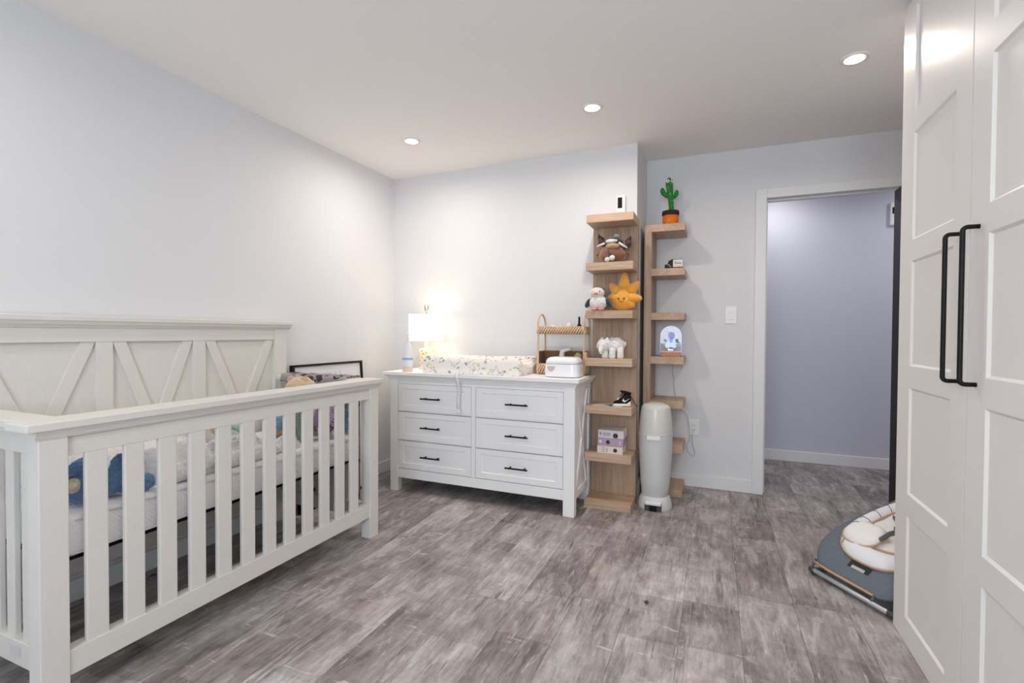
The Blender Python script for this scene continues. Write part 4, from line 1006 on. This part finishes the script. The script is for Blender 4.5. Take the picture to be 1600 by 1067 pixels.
tube(bm, [(-0.01, -0.008, 0.062), (0.0, -0.012, 0.083), (0.012, -0.006, 0.096), (0.004, 0.004, 0.08)], 0.0022, 6)
tube(bm, [(-0.012, 0.0, 0.06), (0.02, -0.012, 0.098), (0.05, -0.018, 0.072), (0.07, -0.025, 0.040), (0.085, -0.030, 0.012), (0.10, -0.06, 0.006)], 0.0022, 6)
tube(bm, [(-0.03, -0.01, 0.036), (-0.062, -0.03, 0.012), (-0.085, -0.03, 0.003), (-0.06, -0.036, 0.003)], 0.0022, 6)
bmesh.ops.transform(bm, matrix=Msh, verts=bm.verts[:]); build_each('lace', bm, M_BLK, t)

# three book-like boxes
zz = TOPS[5]; 
for k, (c, z0, z1, lab, dotx, r_) in enumerate(((S(226, 212, 204), 0.0, 0.049, 'cream milestone box at the bottom of the small stack', 0.035, 0.0125), (S(176, 156, 178), 0.049, 0.101, 'mauve milestone box in the middle of the small stack', -0.015, 0.0125), (S(214, 208, 208), 0.101, 0.153, 'pale grey milestone box on top of the small stack', 0.03, 0.0165))):
    xo = 0.003 * (k - 1)
    t = thing('milestone_box', lab, 'box', (-0.622, 3.2, zz + z0), group='stacked boxes on the tower shelf')
    x0, x1, y0 = -0.704 + xo, -0.540 + xo, 3.150
    bm = B(x0, x1, y0, 3.29, zz + z0 + 0.0006, zz + z1 - 0.0006, bev=0.001, seg=1); build('box', bm, mat('box_%d' % k, c, 0.6), t)
    bm = bmesh.new(); pts = [(-0.622 + xo + dotx + r_ * math.cos(a), zz + (z0 + z1) / 2 - (0.008 if k == 2 else 0) + r_ * math.sin(a)) for a in [q * PI / 12 for q in range(24)]]
    if k == 2: pts = [(a, max(b_, zz + z0 + 0.004)) for a, b_ in pts]
    pts = [p for i, p in enumerate(pts) if i == 0 or (abs(p[0] - pts[i - 1][0]) + abs(p[1] - pts[i - 1][1])) > 1e-6]
    prism(bm, pts, 1, y0 - 0.0012, y0 + 0.0005); build('printed_dot', bm, mat('ink_brown', S(56, 44, 46), 0.6), t)
    bm = bmesh.new()
    if k == 0: bx(bm, x0 + 0.062, x0 + 0.066, y0 - 0.001, y0 + 0.0005, zz + z0 + 0.012, zz + z1 - 0.012); [bx(bm, x0 + 0.03, x0 + 0.05, y0 - 0.001, y0 + 0.0005, zz + z0 + 0.012 + q * 0.009, zz + z0 + 0.014 + q * 0.009) for q in range(4)]
    elif k == 1: bx(bm, x0 + 0.008, x0 + 0.026, y0 - 0.001, y0 + 0.0005, zz + z0 + 0.02, zz + z1 - 0.016); bx(bm, x1 - 0.024, x1 - 0.018, y0 - 0.001, y0 + 0.0005, zz + z0 + 0.014, zz + z1 - 0.014)
    else:
        for q in range(6): bx(bm, x0 + 0.03 + q * 0.009, x0 + 0.034 + q * 0.009, y0 - 0.001, y0 + 0.0005, zz + z0 + 0.014, zz + z1 - 0.016)
        bx(bm, x0 + 0.010, x0 + 0.019, y0 - 0.001, y0 + 0.0005, zz + z0 + 0.018, zz + z1 - 0.014)
    build('printed_marks', bm, mat('ink_pale_%d' % k, S(*((130, 122, 130) if k != 1 else (226, 216, 230))), 0.6), t)['kind'] = 'stuff'

# cactus
zz = TOPS[0]; cx, cy = -0.312, 3.70
t = thing('toy_cactus', 'green toy cactus in an orange pot on top of the shelf', 'toy', (cx, cy, zz))
bm = bmesh.new(); lathe(bm, [(0, zz), (0.046, zz), (0.052, zz + 0.01), (0.056, zz + 0.045), (0.055, zz + 0.085), (0, zz + 0.085)], 28, (cx, cy, 0)); build('pot', bm, mat('orange_felt', S(222, 118, 34), 0.9, bump=(200, 0.4, 0.002), var=(30, 0.12)), t, True)
bm = bmesh.new(); lathe(bm, [(0.050, zz + 0.084), (0.058, zz + 0.084), (0.060, zz + 0.10), (0.058, zz + 0.116), (0.046, zz + 0.117), (0.02, zz + 0.112), (0, zz + 0.112)], 28, (cx, cy, 0)); build('pot_rim', bm, mat('brown_felt', S(58, 34, 34), 0.95), t, True)
M_CAC = spots_mat('cactus_green', S(38, 124, 50), [S(140, 206, 112), S(112, 190, 96), S(90, 170, 80)], 75, 0.27)
bm = bmesh.new(); tube(bm, [(cx + 0.006, cy, zz + 0.105), (cx + 0.004, cy, zz + 0.15), (cx - 0.002, cy, zz + 0.21), (cx - 0.006, cy, zz + 0.26), (cx - 0.011, cy, zz + 0.31), (cx - 0.013, cy, zz + 0.335), (cx - 0.013, cy, zz + 0.352), (cx - 0.013, cy, zz + 0.360)], [0.017, 0.017, 0.018, 0.022, 0.025, 0.022, 0.014, 0.003], 18); build('stem', bm, M_CAC, t, True)
bm = bmesh.new(); tube(bm, [(cx - 0.003, cy, zz + 0.225), (cx - 0.030, cy, zz + 0.232), (cx - 0.052, cy, zz + 0.252), (cx - 0.060, cy, zz + 0.278), (cx - 0.060, cy, zz + 0.292)], [0.014, 0.016, 0.018, 0.015, 0.004], 14); build('arm', bm, M_CAC, t, True)
bm = bmesh.new(); tube(bm, [(cx, cy, zz + 0.215), (cx + 0.024, cy, zz + 0.218), (cx + 0.038, cy, zz + 0.235), (cx + 0.040, cy, zz + 0.255), (cx + 0.040, cy, zz + 0.265)], [0.012, 0.014, 0.016, 0.013, 0.004], 14); build('arm', bm, M_CAC, t, True)
bm = bmesh.new(); blob(bm, (cx - 0.020, cy - 0.022, zz + 0.330), (0.012, 0.006, 0.012)); blob(bm, (cx + 0.008, cy - 0.016, zz + 0.332), (0.008, 0.008, 0.012)); build_each('eye', bm, mat('eye_white', S(240, 240, 236), 0.4), t)
bm = bmesh.new(); blob(bm, (cx - 0.020, cy - 0.028, zz + 0.330), (0.004, 0.002, 0.004)); blob(bm, (cx + 0.010, cy - 0.024, zz + 0.332), (0.004, 0.002, 0.004)); build_each('pupil', bm, M_BLK, t)
bm = bmesh.new(); blob(bm, (cx - 0.018, cy - 0.052, zz + 0.026), (0.003, 0.002, 0.004)); blob(bm, (cx - 0.006, cy - 0.055, zz + 0.042), (0.003, 0.002, 0.005)); build_each('stitch', bm, mat('pink_thread', S(250, 190, 130), 0.8), t)

# toy truck
zz = TOPS[1]; ty = 3.645
t = thing('toy_truck', 'miniature black and white delivery truck on the edge-on shelf', 'toy', (-0.28, ty, zz))
build('box_body', B(-0.286, -0.220, ty - 0.024, ty + 0.024, zz + 0.014, zz + 0.066, bev=0.002), mat('truck_white', S(222, 216, 204), 0.4), t)
build('roof', B(-0.300, -0.222, ty - 0.023, ty + 0.023, zz + 0.064, zz + 0.069, bev=0.001), M_BLACK, t)
bm = bmesh.new(); prism(bm, [(-0.342, zz + 0.012), (-0.342, zz + 0.032), (-0.322, zz + 0.038), (-0.314, zz + 0.062), (-0.284, zz + 0.064), (-0.284, zz + 0.012)], 1, ty - 0.021, ty + 0.021, bev=0.002); build('cab', bm, M_BLACK, t)
build('chassis', B(-0.340, -0.220, ty - 0.018, ty + 0.018, zz + 0.008, zz + 0.015), M_BLACK, t)
for xx in (-0.322, -0.245):
    for s in (-1, 1):
        bm = bmesh.new(); tube(bm, [(xx, ty + s * 0.013, zz + 0.010), (xx, ty + s * 0.023, zz + 0.010)], 0.0098, 16); build('wheel', bm, M_BLACK, t, 'auto')
bm = bmesh.new(); bx(bm, -0.272, -0.268, ty - 0.0247, ty - 0.0235, zz + 0.036, zz + 0.054)
for k in range(5): bx(bm, -0.264 + k * 0.007, -0.260 + k * 0.007, ty - 0.0247, ty - 0.0235, zz + 0.036, zz + 0.044)
build('lettering', bm, M_BLACK, t)['kind'] = 'stuff'
bm = bmesh.new(); tube(bm, [(-0.325, ty - 0.0215, zz + 0.028), (-0.314, ty - 0.0215, zz + 0.034), (-0.302, ty - 0.0215, zz + 0.016), (-0.296, ty - 0.0215, zz + 0.022)], 0.002, 6); build('fender', bm, MATS['truck_white'], t, True)

# acrylic night light
zz = TOPS[3]; cx, ny = -0.296, 3.65
t = thing('night_light', 'arched acrylic night light with a glowing baby elephant on a wood base', 'night light', (cx, ny, zz))
build('base', B(cx - 0.066, cx + 0.062, ny - 0.022, ny + 0.022, zz, zz + 0.032, bev=0.003), mat('beech', S(196, 132, 92), 0.5, var=(40, 0.12), stretch=(1, 8, 8)), t)
arch = [(cx - 0.071, zz + 0.034), (cx + 0.071, zz + 0.034), (cx + 0.071, zz + 0.145)] + [(cx + 0.071 * math.cos(a), zz + 0.145 + 0.071 * math.sin(a)) for a in [k * PI / 20 for k in range(1, 20)]] + [(cx - 0.071, zz + 0.145)]
M_ACR = glass_mat('acrylic', (0.95, 0.97, 1.0, 1), 0.03)
bm = bmesh.new(); prism(bm, arch, 1, ny - 0.002, ny + 0.002); build('acrylic_plate', bm, M_ACR, t)
M_EDGE = mat('lit_edge', S(236, 240, 250), 0.3, emit=((0.9, 0.95, 1, 1), 0.3))
bm = bmesh.new(); tube(bm, [(a, ny, b_) for a, b_ in arch], 0.0018, 6, closed=True); build('lit_edge', bm, M_EDGE, t, True)
def disc(bm, x_, z_, rx, rz, lay=0, rot=0.0):
    pts = []
    for k in range(20):
        a = 2 * PI * k / 20; u, v = rx * math.cos(a), rz * math.sin(a)
        pts.append((cx + x_ + u * math.cos(rot) - v * math.sin(rot), zz + z_ + u * math.sin(rot) + v * math.cos(rot)))
    prism(bm, pts, 1, ny - 0.0026 - lay * 0.0004, ny - 0.0021)
EL = lambda n, c, e: mat('glow_' + n, S(*c), 0.5, emit=(S(*c), e))
bm = bmesh.new(); disc(bm, -0.030, 0.152, 0.019, 0.026, 0, 0.4); disc(bm, 0.042, 0.150, 0.017, 0.024, 0, -0.4); build_each('elephant_ear', bm, EL('ears', (226, 222, 244), 0.32), t, False)
bm = bmesh.new(); disc(bm, -0.002, 0.096, 0.026, 0.030); disc(bm, -0.022, 0.076, 0.016, 0.016); disc(bm, 0.022, 0.076, 0.016, 0.016); disc(bm, -0.024, 0.10, 0.014, 0.01); disc(bm, 0.022, 0.10, 0.014, 0.01); build('elephant_body', bm, EL('body', (206, 220, 244), 0.34), t)
bm = bmesh.new(); disc(bm, 0.004, 0.148, 0.023, 0.026, 2); disc(bm, 0.002, 0.118, 0.012, 0.022, 2); build('elephant_head', bm, EL('head', (150, 160, 214), 0.38), t)
bm = bmesh.new(); disc(bm, 0.040, 0.116, 0.013, 0.008, 0, 0.6); disc(bm, 0.046, 0.104, 0.012, 0.007, 0, -0.4); disc(bm, -0.038, 0.112, 0.014, 0.007, 0, -0.5); build_each('leaf', bm, EL('leaf', (70, 140, 140), 0.3), t, False)
bm = bmesh.new()
for k, (h, w) in enumerate(((0.013, 0.005), (0.008, 0.0045), (0.008, 0.0045), (0.008, 0.0045))): disc(bm, -0.014 + k * 0.0085, 0.047 + (0.002 if k == 0 else 0), w, h / 2)
build('name_lettering', bm, EL('name', (240, 244, 252), 1.0), t)['kind'] = 'stuff'

# ------------------------------------------------------------------ diaper pail
px, py = -0.359, 3.325
t = thing('diaper_pail', 'tall grey plastic diaper pail with a foot pedal beside the shelf', 'bin', (px, py, 0))
bm = bmesh.new()
n = 48; prof = [(0.108, 0.0), (0.110, 0.006), (0.106, 0.03), (0.098, 0.06), (0.090, 0.076), (0.082, 0.082)]
lathe(bm, prof, n, (px, py, 0)); build('base', bm, mat('pail_base', S(214, 214, 212), 0.4), t, 'auto')
bm = bmesh.new(); bx(bm, px - 0.052, px + 0.052, py - 0.113, py - 0.07, 0.004, 0.050); build('pedal_recess', bm, M_DKGREY, t)
bm = bmesh.new(); bx(bm, px - 0.050, px + 0.050, py - 0.118, py - 0.075, 0.040, 0.060, bev=0.005); build('pedal', bm, M_WHITEP, t)
bm = bmesh.new(); bx(bm, px - 0.024, px + 0.024, py - 0.1145, py - 0.09, 0.002, 0.036); build('pedal_slot', bm, M_BLK, t)
bm = bmesh.new(); lathe(bm, [(0.080, 0.078), (0.085, 0.084), (0.094, 0.18), (0.102, 0.30), (0.106, 0.40), (0.107, 0.482), (0.100, 0.484)], n, (px, py, 0)); build('body', bm, M_GREYP, t, 'auto')
bm = bmesh.new(); lathe(bm, [(0.103, 0.484), (0.108, 0.485), (0.108, 0.489), (0.103, 0.490)], n, (px, py, 0)); build('seam_ring', bm, M_WHITEP, t)
bm = bmesh.new(); lathe(bm, [(0.100, 0.489), (0.107, 0.490), (0.104, 0.55), (0.098, 0.61), (0.092, 0.648), (0.087, 0.662), (0.076, 0.672), (0.05, 0.682), (0.02, 0.685), (0, 0.685)], n, (px, py, 0)); build('lid', bm, mat('pail_lid', S(212, 210, 205), 0.25), t, 'auto')
bm = bmesh.new(); bx(bm, px - 0.044, px + 0.042, py - 0.112, py - 0.095, 0.455, 0.482, bev=0.004); build('latch', bm, M_WHITEP, t)

# ------------------------------------------------------------------ wall fittings
t = thing('light_switch', 'white rocker light switch on the wall left of the doorway', 'light switch', (0.098, YR, 1.27))
build('plate', B(0.060, 0.137, YR - 0.006, YR, 1.212, 1.336, bev=0.002), M_WHITEP, t)
build('rocker', B(0.082, 0.115, YR - 0.010, YR - 0.005, 1.24, 1.308, bev=0.002), M_WHITEP, t)
t = thing('wall_outlet', 'white wall outlet beside the edge-on shelf', 'outlet', (-0.146, YR, 0.44))
build('plate', B(-0.184, -0.107, YR - 0.006, YR, 0.382, 0.500, bev=0.002), M_WHITEP, t)
build('socket', B(-0.163, -0.129, YR - 0.009, YR - 0.005, 0.407, 0.475, bev=0.002), M_WHITEP, t)
bm = bmesh.new()
for z in (0.425, 0.456):
    for dx in (-0.007, 0.007): bx(bm, -0.146 + dx - 0.0015, -0.146 + dx + 0.0015, YR - 0.0096, YR - 0.0088, z - 0.005, z + 0.005)
build('slots', bm, M_DKGREY, t)['kind'] = 'stuff'
t = thing('hall_sensor', 'white wall unit with a black band high on the hall wall', 'thermostat', (1.37, YH, 2.14))
build('housing', B(1.325, 1.425, YH - 0.03, YH, 2.05, 2.235, bev=0.004), M_WHITEP, t)
build('band', B(1.338, 1.412, YH - 0.0315, YH - 0.028, 2.142, 2.195), M_BLK, t)
bm = bmesh.new()
cp = [(-0.296, 3.674, 0.9785), (-0.297, 3.80, 0.9785), (-0.297, 3.8655, 0.96), (-0.299, 3.867, 0.86), (-0.29, 3.868, 0.80), (-0.285, 3.868, 0.72), (-0.262, 3.868, 0.60), (-0.20, 3.867, 0.54), (-0.178, 3.862, 0.46), (-0.172, 3.858, 0.36), (-0.192, 3.860, 0.29), (-0.16, 3.85, 0.235), (-0.135, 3.85, 0.245), (-0.155, 3.855, 0.34), (-0.150, 3.858, 0.40), (-0.146, 3.862, 0.425)]
P = [Vector(p) for p in cp]; Q = []
for i in range(len(P) - 1):
    p0, p1, p2, p3 = P[max(i - 1, 0)], P[i], P[i + 1], P[min(i + 2, len(P) - 1)]
    for k in range(6):
        s = k / 6
        Q.append(0.5 * ((2 * p1) + (p2 - p0) * s + (2 * p0 - 5 * p1 + 4 * p2 - p3) * s * s + (3 * p1 - p0 - 3 * p2 + p3) * s ** 3))
Q.append(P[-1])
tube(bm, Q, 0.0022, 6)
tag(build('power_cord', bm, mat('cord_grey', S(176, 178, 184), 0.5), None, True), 'thin grey cord running from the night light down to the wall outlet', 'cord')

# ------------------------------------------------------------------ wardrobe
WXF = 0.655
def wardrobe(label, y_hi, edges_y, first):
    y_lo = edges_y[-1]
    t = thing('wardrobe', label, 'wardrobe', (0.95, (y_hi + y_lo) / 2, 0), group='fitted wardrobes')
    build('carcass', B(WXF + 0.022, XR - 0.005, y_lo + 0.001, y_hi - 0.004, 0.0, 2.38), M_WARD, t)
    zs_rails = [(0.004, 0.099), (0.473, 0.553), (0.944, 1.024), (1.407, 1.483), (1.873, 1.953), (2.335, 2.375)]
    for k, (ya, yb) in enumerate(zip(edges_y, edges_y[1:])):  # ya > yb
        far, near = ya - 0.003, yb + 0.003
        sl = 0.121 if (first and k == 0) else 0.103
        us = [near, near + 0.100, far - sl, far]
        vs = [zs_rails[0][0]]
        for a, b_ in zs_rails: vs += [b_] if a == zs_rails[0][0] else [a, b_]
        fr = frame_grid(us, vs, lambda i, j: i == 1 and j % 2 == 1, 0.007, 0.008, 0.02, lambda u, v, w: (WXF - w, u, v))
        d = build('door', fr, M_WARD, t)
        for j in range(1, len(vs) - 1, 2):
            build('panel', B(WXF + 0.0068, WXF + 0.018, us[1] - 0.002, us[2] + 0.002, vs[j] - 0.002, vs[j + 1] + 0.002), M_WARD, d)
        hy = (near + 0.052) if k == 0 else (far - 0.052)
        bm = bmesh.new(); r0 = 0.012; hx = WXF - 0.036; pts = [(WXF + 0.001, hy, 1.432)]
        for a in range(0, 91, 15): pts.append((hx + r0 - r0 * math.sin(math.radians(a)), hy, 1.432 - r0 + r0 * math.cos(math.radians(a))))
        for a in range(90, 181, 15): pts.append((hx + r0 - r0 * math.sin(math.radians(a)), hy, 1.002 + r0 + r0 * math.cos(math.radians(a))))
        pts.append((WXF + 0.001, hy, 1.002))
        tube(bm, pts, 0.0062, 14); build('handle', bm, M_BLACK, d, True)
    return t
wardrobe('tall white panelled wardrobe with two long black bar handles', 2.335, [2.335, 1.768, 1.2], True)
wardrobe('matching white wardrobe continuing towards the viewer', 1.198, [1.198, 0.65, 0.1], False)

# ------------------------------------------------------------------ baby bouncer
BA = math.atan2(0.58, 0.81)
t = thing('baby_bouncer', 'grey baby bouncer with a white tan-piped cushion beyond the wardrobe', 'baby bouncer', (0.56, 2.53, 0), BA, local=True)
def rimz(u):
    k = [(-0.05, 0.045), (-0.015, 0.062), (0.0, 0.070), (0.06, 0.122), (0.15, 0.172), (0.30, 0.220), (0.47, 0.268), (0.68, 0.345), (0.9, 0.42)]
    for (a, za), (b_, zb) in zip(k, k[1:]):
        if u <= b_: return za + (zb - za) * (u - a) / (b_ - a)
    return k[-1][1]
NB = 64
def oval(a, s, u0, u1, w, sq):
    c, d = math.cos(a), math.sin(a); e = 2 / sq
    return ((u0 + u1) / 2 + (u1 - u0) / 2 * s * math.copysign(abs(c) ** e, c), w / 2 * s * math.copysign(abs(d) ** e, d))
SHELL = (-0.022, 0.68, 0.495, 4.2); CUSH = (0.055, 0.62, 0.41, 2.7)
def ring_mix(m, s, dz):
    r = []
    for k in range(NB):
        a = 2 * PI * k / NB; p = Vector(oval(a, s, *SHELL)).lerp(Vector(oval(a, s, *CUSH)), m); r.append(Vector((p.x, p.y, rimz(p.x) + dz)))
    return r
def ring_pts(s, dz): return ring_mix(1.0, s, dz)
def outl(a, s): return oval(a, s, *CUSH)
def loft(bm, rings, cap=False):
    R = [[bm.verts.new(p) for p in r] for r in rings]
    for A, Bq in zip(R, R[1:]):
        for k in range(NB): bm.faces.new((A[k], A[(k + 1) % NB], Bq[(k + 1) % NB], Bq[k]))
    if cap: bm.faces.new(R[-1])
    return R
M_FELT = mat('grey_melange', S(104, 112, 122), 0.95, bump=(400, 0.5, 0.001), var=(220, 0.4))
M_CUSH = mat('bouncer_white', S(232, 234, 238), 0.9, bump=(220, 0.3, 0.001))
M_PIPE = mat('tan_piping', S(196, 158, 124), 0.7)
bm = bmesh.new()
loft(bm, [ring_mix(0, 0.90, -0.030), ring_mix(0, 0.97, -0.018), ring_mix(0, 1.0, -0.006), ring_mix(0, 1.0, 0.004), ring_mix(0.15, 1.0, 0.013), ring_mix(0.5, 1.0, 0.018), ring_mix(1.0, 1.03, 0.014), ring_mix(1.0, 0.97, 0.004), ring_mix(1.0, 0.8, -0.02), ring_mix(1.0, 0.5, -0.06)], True)
build('fabric_shell', bm, M_FELT, t, True, world=False)
bm = bmesh.new(); loft(bm, [ring_pts(1.0, 0.010), ring_pts(1.01, 0.022), ring_pts(0.97, 0.040), ring_pts(0.88, 0.047), ring_pts(0.79, 0.038), ring_pts(0.72, 0.018), ring_pts(0.66, -0.005)]); build('bolster', bm, M_CUSH, t, True, world=False)
bm = bmesh.new(); loft(bm, [ring_pts(0.70, 0.006), ring_pts(0.67, 0.024), ring_pts(0.58, 0.030), ring_pts(0.38, 0.014), ring_pts(0.15, 0.004)], True)
for v in bm.verts: v.co.z += 0.010 * noise.noise(v.co * 20)
build('seat_pad', bm, mat('fluffy_white', S(240, 238, 236), 0.95, bump=(150, 0.8, 0.004)), t, True, world=False)
for s, dz in ((1.012, 0.020), (0.715, 0.026)):
    bm = bmesh.new(); tube(bm, ring_pts(s, dz), 0.0046, 8, closed=True); build('piping', bm, M_PIPE, t, True, world=False)
for k in range(NB):
    if 6 <= k <= 26 and k % 2 == 0:
        pts = []
        for s, dz in ((1.005, 0.028), (0.975, 0.0425), (0.88, 0.0495), (0.79, 0.0405), (0.735, 0.026)):
            u, v = outl(2 * PI * k / NB, s); pts.append((u, v, rimz(u) + dz))
        bm = bmesh.new(); tube(bm, pts, 0.0017, 5); build('stripe', bm, mat('stripe_grey', S(120, 126, 136), 0.9), t, True, world=False)
M_HARN = mat('harness_grey', S(108, 110, 112), 0.8)
hz = rimz(0.27)
bm = bmesh.new()
for s in (-1, 1): tube(bm, [(0.36, s * 0.11, rimz(0.36) + 0.035), (0.32, s * 0.06, rimz(0.32) + 0.045), (0.285, s * 0.02, hz + 0.05)], 0.011, 8, flat=0.35)
tube(bm, [(0.15, 0.0, rimz(0.15) + 0.055), (0.20, 0, rimz(0.20) + 0.06), (0.27, 0, hz + 0.048)], 0.013, 8, flat=0.35)
build_each('harness_strap', bm, M_HARN, t, world=False)
build('buckle', B(0.25, 0.295, -0.022, 0.022, hz + 0.042, hz + 0.062, bev=0.005), M_DKGREY, t, world=False)
# soft leg flap lying over the foot end of the cushion, edged in tan
bm = bmesh.new(); fr_ = []
FN = 40
def flap(a, s, dz):
    e = 2 / 2.4; c, d = math.cos(a), math.sin(a)
    u = 0.165 + 0.068 * s * math.copysign(abs(c) ** e, c); v = 0.085 + 0.085 * s * math.copysign(abs(d) ** e, d)
    return Vector((u, v, rimz(u) + dz))
Rg = [[bm.verts.new(flap(2 * PI * k / FN, s, dz)) for k in range(FN)] for s, dz in ((0.94, 0.030), (1.0, 0.042), (0.98, 0.052), (0.85, 0.064), (0.6, 0.068), (0.25, 0.064))]
for A, Bq in zip(Rg, Rg[1:]):
    for k in range(FN): bm.faces.new((A[k], A[(k + 1) % FN], Bq[(k + 1) % FN], Bq[k]))
bm.faces.new(Rg[0]); bm.faces.new(Rg[-1])
for v in bm.verts: v.co.z += 0.006 * noise.noise(v.co * 30)
build('leg_flap', bm, MATS['fluffy_white'], t, True, world=False)
bm = bmesh.new(); tube(bm, [flap(2 * PI * k / FN, 1.01, 0.042) for k in range(FN)], 0.0042, 8, closed=True); build('flap_piping', bm, M_PIPE, t, True, world=False)
# slot with label at the foot
def onfoot(u, v, lift): return (u, v, rimz(u) + 0.0175 + lift)
bm = bmesh.new()
v4 = [bm.verts.new(onfoot(u, v, 0.0006)) for u, v in ((0.022, 0.045), (0.022, -0.055), (0.048, -0.055), (0.048, 0.045))]
bm.faces.new(v4); bmesh.ops.solidify(bm, geom=bm.faces[:], thickness=0.002); build('handle_slot', bm, M_DKGREY, t, world=False)
bm = bmesh.new(); v4 = [bm.verts.new(onfoot(u, v, 0.0030)) for u, v in ((0.021, 0.026), (0.021, -0.036), (0.032, -0.036), (0.032, 0.026))]
bm.faces.new(v4); bmesh.ops.solidify(bm, geom=bm.faces[:], thickness=0.001); build('label_tab', bm, M_WHITEP, t, world=False)
# tubular base
bm = bmesh.new()
tube(bm, [(0.52, 0.20, 0.012), (0.30, 0.212, 0.012), (0.06, 0.214, 0.014), (0.0, 0.205, 0.020), (-0.022, 0.17, 0.026), (-0.024, 0.0, 0.028), (-0.022, -0.17, 0.026), (0.0, -0.205, 0.020), (0.06, -0.214, 0.014), (0.30, -0.212, 0.012), (0.52, -0.20, 0.012)], 0.0105, 12); build('base_tube', bm, M_CHROME, t, True, world=False)
bm = bmesh.new()
for s in (-1, 1): tube(bm, [(0.50, s * 0.20, 0.013), (0.50, s * 0.19, 0.12), (0.46, s * 0.185, rimz(0.46) - 0.02)], 0.010, 10); tube(bm, [(0.04, s * 0.2125, 0.014), (0.10, s * 0.19, 0.08), (0.14, s * 0.18, rimz(0.14) - 0.03)], 0.009, 10)
build_each('seat_strut', bm, M_CHROME, t, world=False)
bm = bmesh.new(); tube(bm, [(-0.018, 0.18, 0.066), (-0.024, 0.10, 0.063), (-0.0245, -0.12, 0.063)], 0.0052, 8); build('foot_strip', bm, M_PIPE, t, True, world=False)
bm = bmesh.new()
for s in (-0.115, 0.19): tube(bm, [(0.004, s, 0.072), (-0.014, s, 0.05), (-0.024, s * 0.98, 0.034)], 0.010, 8, flat=0.4)
build_each('strap_loop', bm, M_HARN, t, world=False)
for s in (-1, 1):
    bm = bmesh.new(); tube(bm, [(-0.006, s * 0.206, 0.019), (-0.024, s * 0.178, 0.0245)], 0.0145, 12); build('end_cap', bm, M_DKGREY, t, True, world=False)
